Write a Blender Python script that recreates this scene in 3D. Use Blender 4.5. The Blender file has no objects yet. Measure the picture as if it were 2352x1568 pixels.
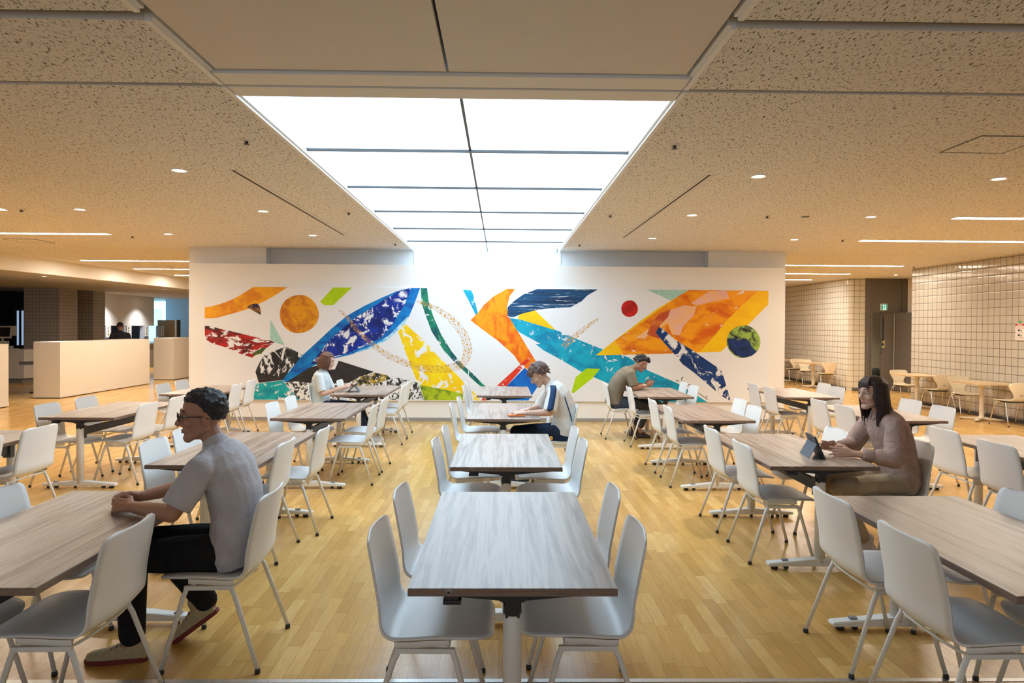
import bpy, bmesh, math, random
from mathutils import Vector, Matrix
from mathutils.geometry import delaunay_2d_cdt

SC = bpy.context.scene
COL = SC.collection
PI = math.pi
random.seed(7)

# ------------------------------------------------------------------ camera
def make_camera():
    yaw, pitch, roll, h = 0.0163175, -0.0101943, 0.00663475, 1.6533
    fwd = Vector((math.sin(yaw) * math.cos(pitch), math.cos(yaw) * math.cos(pitch), math.sin(pitch)))
    right = Vector((math.cos(yaw), -math.sin(yaw), 0))
    up = right.cross(fwd)
    R = right * math.cos(roll) + up * math.sin(roll)
    U = -right * math.sin(roll) + up * math.cos(roll)
    cd = bpy.data.cameras.new('camera')
    cd.sensor_width = 36.0
    cd.lens = 24.0
    cd.shift_y = -17.84 / 2352
    cd.clip_start = 0.05
    cd.clip_end = 120
    o = bpy.data.objects.new('camera', cd)
    B = -fwd
    o.matrix_world = Matrix(((R.x, U.x, B.x, 0), (R.y, U.y, B.y, 0), (R.z, U.z, B.z, h), (0, 0, 0, 1)))
    COL.objects.link(o)
    SC.camera = o
make_camera()

# ------------------------------------------------------------------ world, exposure
W = bpy.data.worlds.new('world')
SC.world = W
W.use_nodes = True
bg = W.node_tree.nodes['Background']
bg.inputs[0].default_value = (0.80, 0.90, 1.0, 1)
bg.inputs[1].default_value = 0.48
SC.view_settings.view_transform = 'Standard'
SC.view_settings.look = 'None'
SC.view_settings.gamma = 1.0
SC.view_settings.use_curve_mapping = False
SC.view_settings.exposure = 0.72
try:
    SC.cycles.max_bounces = 7
    SC.cycles.diffuse_bounces = 4
    SC.cycles.glossy_bounces = 3
    SC.cycles.caustics_reflective = False
    SC.cycles.caustics_refractive = False
    SC.cycles.sample_clamp_indirect = 4.0
    SC.cycles.use_denoising = True
except Exception:
    pass
PANEL_STRENGTH = 3.0       # the luminous ceiling
PANEL_COLOR = (0.62, 0.82, 1.0)
BAR_STRENGTH = 45.0        # the warm linear lights
BAR_COLOR = (1.0, 0.89, 0.73)
SPOT_W = 95.0              # each downlight
SPOT_COLOR = (1.0, 0.91, 0.78)
CEIL = 3.01

# ------------------------------------------------------------------ mesh helpers
def bm_new(): return bmesh.new()

def box(bm, x0, x1, y0, y1, z0, z1, mi=0, bev=0.0):
    vs = [bm.verts.new((x, y, z)) for x in (x0, x1) for y in (y0, y1) for z in (z0, z1)]
    q = [(0, 1, 3, 2), (4, 6, 7, 5), (0, 4, 5, 1), (2, 3, 7, 6), (0, 2, 6, 4), (1, 5, 7, 3)]
    fs = []
    for a in q:
        f = bm.faces.new([vs[i] for i in a]); f.material_index = mi; fs.append(f)
    if bev > 0:
        es = list({e for f in fs for e in f.edges})
        bmesh.ops.bevel(bm, geom=es, offset=bev, segments=2, affect='EDGES', profile=0.7, material=-1)
    return fs

def frame_of(d):
    d = d.normalized()
    a = Vector((0, 0, 1)) if abs(d.z) < 0.95 else Vector((1, 0, 0))
    u = d.cross(a).normalized()
    return u, d.cross(u).normalized()

def tube(bm, pts, rads, n=12, mi=0, cap=True):
    pts = [Vector(p) for p in pts]
    if not isinstance(rads, (list, tuple)): rads = [rads] * len(pts)
    rings = []
    u = None
    for i, p in enumerate(pts):
        d = (pts[min(i + 1, len(pts) - 1)] - pts[max(i - 1, 0)]).normalized()
        if u is None: u, v = frame_of(d)
        else:
            u = (u - d * u.dot(d)).normalized(); v = d.cross(u)
        rings.append([bm.verts.new(p + (u * math.cos(2 * PI * k / n) + v * math.sin(2 * PI * k / n)) * rads[i]) for k in range(n)])
    for a, b in zip(rings, rings[1:]):
        for k in range(n):
            f = bm.faces.new((a[k], a[(k + 1) % n], b[(k + 1) % n], b[k])); f.material_index = mi; f.smooth = True
    if cap:
        bm.faces.new(rings[0][::-1]).material_index = mi
        bm.faces.new(rings[-1]).material_index = mi

def lathe(bm, prof, n=24, mi=0, cx=0, cy=0):
    rings = []
    for r, z in prof:
        rings.append([bm.verts.new((cx + r * math.cos(2 * PI * k / n), cy + r * math.sin(2 * PI * k / n), z)) for k in range(n)])
    for a, b in zip(rings, rings[1:]):
        for k in range(n):
            f = bm.faces.new((a[k], a[(k + 1) % n], b[(k + 1) % n], b[k])); f.material_index = mi; f.smooth = True
    bm.faces.new(rings[0][::-1]).material_index = mi
    bm.faces.new(rings[-1]).material_index = mi

def prism(bm, poly, z0, z1, mi=0, axis='z'):
    """extrude a polygon; axis z: poly=(x,y); y: poly=(x,z); x: poly=(y,z)"""
    def P(a, b, c):
        return (a, b, c) if axis == 'z' else ((a, c, b) if axis == 'y' else (c, a, b))
    lo = [bm.verts.new(P(x, y, z0)) for x, y in poly]
    hi = [bm.verts.new(P(x, y, z1)) for x, y in poly]
    n = len(poly)
    fs = [bm.faces.new(lo[::-1]), bm.faces.new(hi)]
    for k in range(n):
        fs.append(bm.faces.new((lo[k], lo[(k + 1) % n], hi[(k + 1) % n], hi[k])))
    for f in fs: f.material_index = mi
    return fs

def rrect(x0, x1, y0, y1, r, n=5):
    out = []
    for cx, cy, a0 in ((x1 - r, y1 - r, 0), (x0 + r, y1 - r, 90), (x0 + r, y0 + r, 180), (x1 - r, y0 + r, 270)):
        for k in range(n + 1):
            a = math.radians(a0 + 90 * k / n)
            out.append((cx + r * math.cos(a), cy + r * math.sin(a)))
    return out

def ellipsoid(bm, c, r, rot=None, n=16, m=10):
    c = Vector(c)
    rings = []
    for j in range(1, m):
        t = PI * j / m
        ring = []
        for k in range(n):
            p = 2 * PI * k / n
            q = Vector((r[0] * math.sin(t) * math.cos(p), r[1] * math.sin(t) * math.sin(p), r[2] * math.cos(t)))
            if rot: q = rot @ q
            ring.append(bm.verts.new(c + q))
        rings.append(ring)
    t0 = Vector((0, 0, r[2])); b0 = Vector((0, 0, -r[2]))
    if rot: t0 = rot @ t0; b0 = rot @ b0
    vt = bm.verts.new(c + t0); vb = bm.verts.new(c + b0)
    for a, b in zip(rings, rings[1:]):
        for k in range(n):
            bm.faces.new((a[k], b[k], b[(k + 1) % n], a[(k + 1) % n])).smooth = True
    for k in range(n):
        bm.faces.new((vt, rings[0][k], rings[0][(k + 1) % n])).smooth = True
        bm.faces.new((vb, rings[-1][(k + 1) % n], rings[-1][k])).smooth = True

def obj(name, bm, mats, parent=None, loc=None, smooth=None):
    me = bpy.data.meshes.new(name)
    if smooth is not None:
        for f in bm.faces: f.smooth = smooth
    bm.normal_update()
    bm.to_mesh(me); bm.free()
    for m in (mats if isinstance(mats, (list, tuple)) else [mats]): me.materials.append(m)
    o = bpy.data.objects.new(name, me)
    COL.objects.link(o)
    if parent is not None: o.parent = parent
    if loc is not None: o.location = loc
    return o

def tag(o, label, cat, group=None, kind=None):
    o['label'] = label; o['category'] = cat
    if group: o['group'] = group
    if kind: o['kind'] = kind
    return o

def thing(name, label, cat, loc=(0, 0, 0), rz=0.0, group=None):
    o = bpy.data.objects.new(name, None)
    o.empty_display_size = 0.1
    COL.objects.link(o)
    o.location = loc; o.rotation_euler = (0, 0, rz)
    return tag(o, label, cat, group)

def struct(name, bm, mats, smooth=None):
    o = obj(name, bm, mats, smooth=smooth)
    o['kind'] = 'structure'
    return o

KIDS = {}
def kids(o):
    return [c for c in bpy.data.objects if c.parent == o]

def dup(root, loc, rz, label, group=None):
    r = root.copy(); COL.objects.link(r)
    r.location = loc; r.rotation_euler = (0, 0, rz); r['label'] = label
    if group: r['group'] = group
    for ch in KIDS.setdefault(root.name, kids(root)):
        c = ch.copy(); COL.objects.link(c); c.parent = r
        for g in KIDS.setdefault(ch.name, kids(ch)):
            d = g.copy(); COL.objects.link(d); d.parent = c
    return r

# ------------------------------------------------------------------ materials
class NT:
    def __init__(s, name):
        s.m = bpy.data.materials.new(name); s.m.use_nodes = True
        s.t = s.m.node_tree; s.b = s.t.nodes['Principled BSDF']
    def n(s, typ, **kw):
        nd = s.t.nodes.new(typ)
        for k, v in kw.items(): setattr(nd, k, v)
        return nd
    def l(s, a, b): s.t.links.new(a, b)
    def set(s, sock, v):
        if isinstance(v, bpy.types.NodeSocket): s.l(v, sock)
        elif isinstance(v, (tuple, list)) and len(v) == 3 and sock.type == 'RGBA': sock.default_value = (*v, 1)
        else: sock.default_value = v
    def math(s, op, a, b=0.0, c=0.0):
        nd = s.n('ShaderNodeMath', operation=op)
        for i, v in enumerate((a, b, c)): s.set(nd.inputs[i], v)
        return nd.outputs[0]
    def mix(s, f, a, b, blend='MIX'):
        nd = s.n('ShaderNodeMix', data_type='RGBA', blend_type=blend)
        s.set(nd.inputs[0], f); s.set(nd.inputs[6], a); s.set(nd.inputs[7], b)
        return nd.outputs[2]
    def coords(s, scale=(1, 1, 1), rot=(0, 0, 0), kind='Object', loc=(0, 0, 0)):
        tc = s.n('ShaderNodeTexCoord'); mp = s.n('ShaderNodeMapping')
        s.l(tc.outputs[kind], mp.inputs[0])
        mp.inputs['Scale'].default_value = scale; mp.inputs['Rotation'].default_value = rot; mp.inputs['Location'].default_value = loc
        return mp.outputs[0]
    def noise(s, vec, scale=5.0, detail=3.0, rough=0.5, dist=0.0):
        nd = s.n('ShaderNodeTexNoise')
        s.set(nd.inputs['Vector'], vec); nd.inputs['Scale'].default_value = scale
        nd.inputs['Detail'].default_value = detail; nd.inputs['Roughness'].default_value = rough
        nd.inputs['Distortion'].default_value = dist
        return nd.outputs[0]
    def ramp(s, f, a, b, ca=(0, 0, 0), cb=(1, 1, 1), interp='LINEAR'):
        nd = s.n('ShaderNodeValToRGB'); s.set(nd.inputs[0], f)
        e = nd.color_ramp.elements; e[0].position = a; e[1].position = b
        e[0].color = (*ca, 1); e[1].color = (*cb, 1); nd.color_ramp.interpolation = interp
        return nd.outputs[0]
    def step(s, f, a, b):
        nd = s.n('ShaderNodeMapRange'); s.set(nd.inputs[0], f)
        nd.inputs[1].default_value = a; nd.inputs[2].default_value = b
        return nd.outputs[0]
    def bump(s, h, strength=0.2, dist=0.01):
        nd = s.n('ShaderNodeBump'); s.set(nd.inputs['Height'], h)
        nd.inputs['Strength'].default_value = strength; nd.inputs['Distance'].default_value = dist
        s.l(nd.outputs[0], s.b.inputs['Normal'])
    def base(s, c=None, rough=None, spec=None, metal=None):
        if c is not None: s.set(s.b.inputs['Base Color'], c)
        if rough is not None: s.set(s.b.inputs['Roughness'], rough)
        if spec is not None: s.set(s.b.inputs['Specular IOR Level'], spec)
        if metal is not None: s.set(s.b.inputs['Metallic'], metal)
        return s.m

def plain(name, c, rough=0.5, metal=0.0, spec=0.5, var=0.04, scale=30.0):
    """a plain finish with a faint procedural variation"""
    t = NT(name)
    v = t.noise(t.coords(), scale, 2.0)
    col = t.mix(v, tuple(x * (1 - var) for x in c), tuple(min(1, x * (1 + var)) for x in c))
    return t.base(col, rough, spec, metal)

def emit(name, c, s):
    t = NT(name)
    t.base(tuple(0.5 * x for x in c), 0.5)
    t.b.inputs['Emission Color'].default_value = (*c, 1)
    t.b.inputs['Emission Strength'].default_value = s
    return t.m

def cloth(name, c, c2=None, scale=9.0, weave=420.0, bump=0.25):
    t = NT(name)
    co = t.coords()
    v = t.noise(co, scale, 4.0, 0.6, 0.6)
    col = t.mix(t.step(v, 0.3, 0.7), c, c2 or tuple(x * 0.8 for x in c))
    w = t.noise(co, weave, 1.0)
    h = t.math('ADD', t.math('MULTIPLY', v, 1.0), t.math('MULTIPLY', w, 0.08))
    t.bump(h, bump, 0.03)
    return t.base(col, 0.9, 0.2)

M = {}
def build_materials():
    M['shell'] = plain('chair_white_plastic', (0.83, 0.83, 0.82), 0.38, var=0.01)
    M['white_metal'] = plain('white_powder_coat', (0.78, 0.77, 0.74), 0.4, var=0.02)
    M['black'] = plain('black_plastic', (0.018, 0.018, 0.02), 0.45, var=0.2)
    M['dark_metal'] = plain('dark_grey_metal', (0.06, 0.062, 0.066), 0.45, var=0.1)
    M['grey_plastic'] = plain('grey_plastic', (0.22, 0.22, 0.22), 0.5)
    M['chrome'] = plain('chrome', (0.8, 0.8, 0.8), 0.16, metal=1.0, var=0.02)
    M['steel'] = plain('brushed_aluminium', (0.55, 0.55, 0.54), 0.38, metal=0.8, var=0.08)
    M['cream'] = plain('cream_chair_plastic', (0.78, 0.70, 0.54), 0.4, var=0.02)
    M['cream_metal'] = plain('cream_metal', (0.78, 0.70, 0.56), 0.4, var=0.02)
    M['white_wall'] = plain('white_wall_paint', (0.84, 0.82, 0.79), 0.65, var=0.015, scale=6)
    M['white_trim'] = plain('white_trim', (0.86, 0.86, 0.85), 0.35, var=0.02)
    M['partition'] = plain('cream_partition_paint', (0.70, 0.655, 0.59), 0.7, var=0.03, scale=4)
    M['fascia'] = plain('pale_fascia_paint', (0.90, 0.87, 0.82), 0.7, var=0.02, scale=4)
    M['beige_wall'] = plain('cream_wall_paint', (0.84, 0.79, 0.71), 0.7, var=0.03, scale=4)
    M['daylight_tint_wall'] = plain('white_wall_daylight_tint', (0.42, 0.52, 0.62), 0.7, var=0.03, scale=4)  # white wall with blue daylight spill put into its base colour
    M['grey_wall'] = plain('grey_wall_paint', (0.76, 0.76, 0.79), 0.7, var=0.04, scale=5)
    M['soffit'] = plain('soffit_board', (0.50, 0.46, 0.40), 0.8, var=0.05, scale=8)
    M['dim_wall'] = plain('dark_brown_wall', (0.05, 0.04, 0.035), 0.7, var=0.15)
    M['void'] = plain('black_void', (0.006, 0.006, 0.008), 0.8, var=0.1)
    M['door'] = plain('dark_steel_door', (0.115, 0.10, 0.088), 0.42, var=0.06, scale=8)
    M['corridor'] = plain('olive_corridor_wall', (0.50, 0.46, 0.36), 0.7, var=0.05, scale=3)
    M['base_grey'] = plain('grey_vinyl_base', (0.30, 0.285, 0.265), 0.5, var=0.05)
    M['base_dark'] = plain('dark_vinyl_base', (0.075, 0.072, 0.07), 0.5, var=0.05)
    M['panel_grey'] = plain('painted_ceiling_panel', (0.74, 0.70, 0.66), 0.6, var=0.02, scale=5)
    M['groove'] = plain('dark_ceiling_gap', (0.12, 0.115, 0.11), 0.6, var=0.1)
    M['light_panel'] = emit('luminous_diffuser', PANEL_COLOR, PANEL_STRENGTH)
    M['bar'] = emit('linear_light_diffuser', BAR_COLOR, BAR_STRENGTH)
    M['lamp'] = emit('downlight_lens', (1.0, 0.85, 0.62), 22.0)
    M['lamp_far'] = emit('far_downlight_lens', (1.0, 0.85, 0.62), 16.0)
    M['day'] = emit('daylit_window', (0.30, 0.72, 1.0), 1.5)
    M['day2'] = emit('bright_daylit_window', (0.40, 0.74, 1.0), 2.6)
    M['sign_green'] = emit('lit_sign_green', (0.0, 0.30, 0.18), 0.35)
    M['sign_white'] = emit('lit_sign_white', (0.6, 0.9, 0.8), 0.55)
    M['slit'] = emit('lit_door_slit', (0.35, 0.48, 0.70), 0.5)
    M['wood_panel'] = plain('brown_wood_panel', (0.36, 0.21, 0.10), 0.5, var=0.15, scale=14)
    M['paper'] = plain('white_paper', (0.82, 0.80, 0.78), 0.7, var=0.03)
    M['red_print'] = plain('red_print', (0.45, 0.03, 0.03), 0.6)
    M['pink_print'] = plain('faded_pink_print', (0.62, 0.42, 0.40), 0.6, var=0.25, scale=300)
    M['green_tape'] = plain('green_tape', (0.02, 0.42, 0.06), 0.5)
    M['yellow_print'] = plain('yellow_sticker', (0.75, 0.62, 0.10), 0.5)
    M['pos'] = plain('beige_register_plastic', (0.50, 0.46, 0.38), 0.5)
    M['screen'] = plain('dark_screen', (0.01, 0.01, 0.012), 0.2)
    M['laminate'] = plain('white_laminate', (0.66, 0.62, 0.58), 0.5)
    M['ink_blue'] = plain('blue_grey_metal', (0.45, 0.50, 0.60), 0.4)
    # --- floor: short strip boards running away from the camera
    t = NT('wood_strip_floor')
    tc = t.n('ShaderNodeTexCoord'); sp = t.n('ShaderNodeSeparateXYZ'); t.l(tc.outputs['Object'], sp.inputs[0])
    X, Y = sp.outputs[0], sp.outputs[1]
    u = t.math('DIVIDE', X, 0.0725); row = t.math('FLOOR', u)
    wn = t.n('ShaderNodeTexWhiteNoise', noise_dimensions='1D'); t.l(row, wn.inputs['W'])
    v = t.math('ADD', t.math('DIVIDE', Y, 0.46), t.math('MULTIPLY', wn.outputs[0], 7.31)); cell = t.math('FLOOR', v)
    cv = t.n('ShaderNodeCombineXYZ'); t.l(row, cv.inputs[0]); t.l(cell, cv.inputs[1])
    wn2 = t.n('ShaderNodeTexWhiteNoise', noise_dimensions='2D'); t.l(cv.outputs[0], wn2.inputs['Vector'])
    rnd = wn2.outputs[0]
    cr = t.n('ShaderNodeValToRGB'); t.l(rnd, cr.inputs[0])
    e = cr.color_ramp.elements; e[0].position = 0.0; e[0].color = (0.53, 0.295, 0.082, 1); e[1].position = 1.0; e[1].color = (0.75, 0.475, 0.165, 1)
    e2 = cr.color_ramp.elements.new(0.3); e2.color = (0.62, 0.36, 0.105, 1)
    e3 = cr.color_ramp.elements.new(0.7); e3.color = (0.665, 0.395, 0.12, 1)
    g = t.n('ShaderNodeCombineXYZ')
    t.l(t.math('MULTIPLY', X, 40.0), g.inputs[0]); t.l(t.math('MULTIPLY', Y, 4.0), g.inputs[1]); t.l(t.math('MULTIPLY', rnd, 50.0), g.inputs[2])
    grain = t.noise(g.outputs[0], 1.0, 4.0, 0.6, 1.5)
    col = t.mix(t.math('MULTIPLY', t.step(grain, 0.35, 0.75), 0.35), cr.outputs[0], (0.30, 0.155, 0.05))
    stain = t.noise(t.coords((1, 1, 1)), 1.1, 4.0, 0.6)
    col = t.mix(t.math('MULTIPLY', t.step(stain, 0.5, 0.75), 0.22), col, (0.28, 0.17, 0.08))
    fu = t.math('FRACT', u); fv = t.math('FRACT', v)
    eu = t.math('MINIMUM', fu, t.math('SUBTRACT', 1.0, fu)); ev = t.math('MINIMUM', fv, t.math('SUBTRACT', 1.0, fv))
    gap = t.math('MAXIMUM', t.math('LESS_THAN', eu, 0.014), t.math('LESS_THAN', ev, 0.0028))
    col = t.mix(t.math('MULTIPLY', gap, 0.55), col, (0.10, 0.05, 0.02))
    rgh = t.math('ADD', 0.12, t.math('MULTIPLY', t.noise(t.coords((3, 3, 3)), 2.0, 5.0, 0.7), 0.22))
    tilt = t.math('ADD', t.math('MULTIPLY', t.noise(t.coords((1, 1, 1)), 9.0, 2.0), 1.0), t.math('MULTIPLY', gap, -0.25))
    t.bump(tilt, 0.10, 0.012)
    M['floor'] = t.base(col, rgh, 0.42)
    # --- rock wool ceiling boards with fissures
    t = NT('fissured_ceiling_board')
    co = t.coords((105, 30, 1), (0, 0, 0.25)); a = t.noise(co, 1.0, 2.0, 0.55, 0.6)
    co2 = t.coords((75, 75, 1)); b = t.noise(co2, 1.3, 1.0, 0.5)
    msk = t.math('MAXIMUM', t.step(a, 0.60, 0.635), t.math('MULTIPLY', t.step(b, 0.67, 0.71), 0.9))
    col = t.mix(msk, (0.85, 0.83, 0.80), (0.13, 0.105, 0.085))
    t.bump(t.math('MULTIPLY', msk, -1.0), 0.5, 0.006)
    M['ceiling'] = t.base(col, 0.9, 0.1)
    # --- big glazed wall tiles (150 mm grid) for walls along Y / along X
    def tiles(name, axis, size, tile, grout, gw, glossy, pillow, off=0.0, zoff=0.0):
        t = NT(name)
        tc = t.n('ShaderNodeTexCoord'); sp = t.n('ShaderNodeSeparateXYZ'); t.l(tc.outputs['Object'], sp.inputs[0])
        A = sp.outputs[1] if axis == 'y' else sp.outputs[0]; Z = sp.outputs[2]
        u = t.math('DIVIDE', t.math('ADD', A, off), size); v = t.math('DIVIDE', t.math('ADD', Z, zoff), size)
        fu = t.math('FRACT', u); fv = t.math('FRACT', v)
        eu = t.math('MINIMUM', fu, t.math('SUBTRACT', 1.0, fu)); ev = t.math('MINIMUM', fv, t.math('SUBTRACT', 1.0, fv))
        ed = t.math('MINIMUM', eu, ev)
        gr = t.math('LESS_THAN', ed, gw)
        cv = t.n('ShaderNodeCombineXYZ'); t.l(t.math('FLOOR', u), cv.inputs[0]); t.l(t.math('FLOOR', v), cv.inputs[1])
        wn = t.n('ShaderNodeTexWhiteNoise', noise_dimensions='2D'); t.l(cv.outputs[0], wn.inputs['Vector'])
        c = t.mix(wn.outputs[0], tuple(x * 0.93 for x in tile), tile)
        c = t.mix(gr, c, grout)
        hgt = t.math('MULTIPLY', t.step(ed, gw, gw + 0.14), 1.0)
        hgt = t.math('POWER', t.math('MAXIMUM', hgt, 0.0), 0.5)
        wob = t.n('ShaderNodeCombineXYZ'); 
        hgt = t.math('ADD', hgt, t.math('MULTIPLY', t.noise(t.coords((1, 1, 1)), 5.0, 1.0), 0.5))
        t.bump(hgt, pillow, 0.006)
        rr = t.math('ADD', t.math('MULTIPLY', gr, 0.6), glossy)
        return t.base(c, rr, 0.55)
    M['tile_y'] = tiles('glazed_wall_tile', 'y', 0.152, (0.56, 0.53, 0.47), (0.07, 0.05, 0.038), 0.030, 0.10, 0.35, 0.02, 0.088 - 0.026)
    M['tile_far_lit'] = tiles('glazed_wall_tile_far_lit', 'y', 0.152, (0.78, 0.75, 0.69), (0.085, 0.062, 0.045), 0.030, 0.10, 0.35, 0.02, 0.088 - 0.026)  # same wall tile, the far wall's brighter light put into its colour
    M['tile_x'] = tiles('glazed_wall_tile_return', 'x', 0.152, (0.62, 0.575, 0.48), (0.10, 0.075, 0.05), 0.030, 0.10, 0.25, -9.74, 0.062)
    M['mosaic_x'] = tiles('small_square_tile_front', 'x', 0.10, (0.42, 0.37, 0.33), (0.22, 0.18, 0.155), 0.05, 0.4, 0.1)
    M['mosaic_y'] = tiles('small_square_tile_side', 'y', 0.10, (0.42, 0.37, 0.33), (0.22, 0.18, 0.155), 0.05, 0.4, 0.1)
    # --- table laminate
    def wood(name, pal, sx, sy, sz, rough):
        t = NT(name)
        oi = t.n('ShaderNodeObjectInfo')
        mp = t.n('ShaderNodeVectorMath', operation='ADD'); t.l(t.coords((1, 1, 1)), mp.inputs[0])
        sc = t.n('ShaderNodeVectorMath', operation='SCALE'); t.l(oi.outputs['Location'], sc.inputs[0]); sc.inputs[3].default_value = 3.7; t.l(sc.outputs[0], mp.inputs[1])
        s1 = t.n('ShaderNodeVectorMath', operation='MULTIPLY'); t.l(mp.outputs[0], s1.inputs[0]); s1.inputs[1].default_value = (sx, sy, sz)
        a = t.noise(s1.outputs[0], 1.0, 5.0, 0.62, 0.6)
        s2 = t.n('ShaderNodeVectorMath', operation='MULTIPLY'); t.l(mp.outputs[0], s2.inputs[0]); s2.inputs[1].default_value = (sx * 5, sy * 2.2, sz * 5)
        b = t.noise(s2.outputs[0], 1.0, 3.0, 0.6, 0.3)
        cr = t.n('ShaderNodeValToRGB'); t.l(a, cr.inputs[0])
        e = cr.color_ramp.elements; e[0].position = 0.28; e[0].color = (*pal[0], 1); e[1].position = 0.72; e[1].color = (*pal[3], 1)
        k = cr.color_ramp.elements.new(0.43); k.color = (*pal[1], 1); k = cr.color_ramp.elements.new(0.55); k.color = (*pal[2], 1)
        c = t.mix(t.math('MULTIPLY', t.step(b, 0.52, 0.72), 0.45), cr.outputs[0], pal[0])
        t.bump(b, 0.06, 0.002)
        return t.base(c, rough, 0.45)
    M['table_top'] = wood('greyed_oak_laminate', ((0.165, 0.120, 0.092), (0.30, 0.228, 0.178), (0.44, 0.365, 0.31), (0.385, 0.285, 0.225)), 24, 1.1, 24, 0.34)
    M['table_edge'] = wood('brown_edge_band', ((0.13, 0.08, 0.06), (0.19, 0.13, 0.10), (0.25, 0.175, 0.135), (0.17, 0.11, 0.085)), 3, 3, 120, 0.5)
    M['cafe_top'] = wood('light_wood_laminate', ((0.52, 0.36, 0.20), (0.62, 0.45, 0.27), (0.68, 0.51, 0.32), (0.60, 0.43, 0.26)), 2, 18, 16, 0.4)
    # --- people
    def skin(name, c):
        t = NT(name)
        v = t.noise(t.coords(), 24.0, 3.0)
        t.b.inputs['Subsurface Weight'].default_value = 0.08
        t.b.inputs['Subsurface Radius'].default_value = (0.01, 0.004, 0.002)
        return t.base(t.mix(v, c, (c[0] * 0.85, c[1] * 0.75, c[2] * 0.72)), 0.55, 0.4)
    M['skin'] = skin('skin_tan', (0.46, 0.25, 0.165))
    M['skin_light'] = skin('skin_light', (0.66, 0.43, 0.32))
    M['lip'] = plain('lips', (0.40, 0.15, 0.12), 0.5)
    M['eye_white'] = plain('eye_white', (0.75, 0.72, 0.70), 0.3)
    M['iris'] = plain('dark_iris', (0.02, 0.012, 0.01), 0.2)
    def hair(name, c, c2):
        t = NT(name)
        v = t.noise(t.coords((90, 90, 12)), 1.0, 3.0, 0.6, 0.8)
        t.bump(v, 0.6, 0.006)
        return t.base(t.mix(t.step(v, 0.35, 0.7), c, c2), 0.5, 0.4)
    M['hair_black'] = hair('black_hair', (0.012, 0.011, 0.014), (0.03, 0.028, 0.034))
    M['hair_dark'] = hair('dark_brown_hair', (0.016, 0.010, 0.009), (0.05, 0.026, 0.022))
    M['hair_brown'] = hair('brown_hair', (0.07, 0.038, 0.030), (0.17, 0.10, 0.08))
    M['hair_auburn'] = hair('auburn_hair', (0.075, 0.030, 0.018), (0.19, 0.085, 0.05))
    M['tee_grey'] = cloth('pale_grey_tee', (0.56, 0.54, 0.56), (0.44, 0.42, 0.45), bump=0.5)
    M['tee_white'] = cloth('white_tee', (0.76, 0.74, 0.70), (0.66, 0.63, 0.59), bump=0.5)
    M['tee_mint'] = cloth('pale_blue_grey_tee', (0.66, 0.71, 0.72), (0.56, 0.61, 0.62), bump=0.4)
    M['tee_olive'] = cloth('olive_brown_tee', (0.27, 0.215, 0.15), (0.19, 0.15, 0.105), bump=0.5)
    M['blouse'] = cloth('dusty_rose_linen', (0.50, 0.355, 0.305), (0.38, 0.26, 0.22), 13.0, bump=0.8)
    M['khaki'] = cloth('khaki_cotton', (0.50, 0.41, 0.29), (0.38, 0.30, 0.205), bump=0.5)
    M['black_cloth'] = cloth('black_trousers', (0.010, 0.010, 0.012), (0.016, 0.016, 0.018))
    M['navy_cloth'] = cloth('dark_navy_trousers', (0.035, 0.045, 0.085), (0.022, 0.028, 0.055))
    M['slate_cloth'] = cloth('slate_trousers', (0.075, 0.08, 0.10), (0.05, 0.055, 0.07))
    M['denim'] = cloth('dark_denim', (0.020, 0.040, 0.075), (0.012, 0.022, 0.045), 14.0)
    M['stripe_navy'] = cloth('navy_sleeve_stripe', (0.030, 0.065, 0.16), (0.022, 0.05, 0.12))
    M['uniform'] = cloth('charcoal_uniform', (0.045, 0.045, 0.06), (0.03, 0.03, 0.042))
    M['leather_brown'] = plain('brown_leather', (0.055, 0.028, 0.022), 0.4, var=0.2)
    M['sneaker'] = plain('beige_sneaker_fabric', (0.42, 0.34, 0.20), 0.8, var=0.25, scale=60)
    M['sole_red'] = plain('dark_red_sole', (0.16, 0.018, 0.015), 0.7, var=0.1)
    M['sneaker_white'] = plain('white_sneaker', (0.66, 0.62, 0.58), 0.6, var=0.08)
    M['tablet'] = plain('blue_grey_tablet_cover', (0.075, 0.095, 0.125), 0.55, var=0.08)
    M['orange'] = plain('orange_plastic', (0.85, 0.20, 0.02), 0.4, var=0.05)
    M['amber_charm'] = plain('amber_charm', (0.85, 0.42, 0.05), 0.3, var=0.1)
    M['bag_dark'] = plain('dark_olive_fabric', (0.018, 0.019, 0.010), 0.8, var=0.3)
build_materials()

# ------------------------------------------------------------------ room shell
def side_mat(b):
    for f in b.faces:
        f.normal_update()
        if abs(f.normal.z) < 0.5: f.material_index = 1

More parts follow.
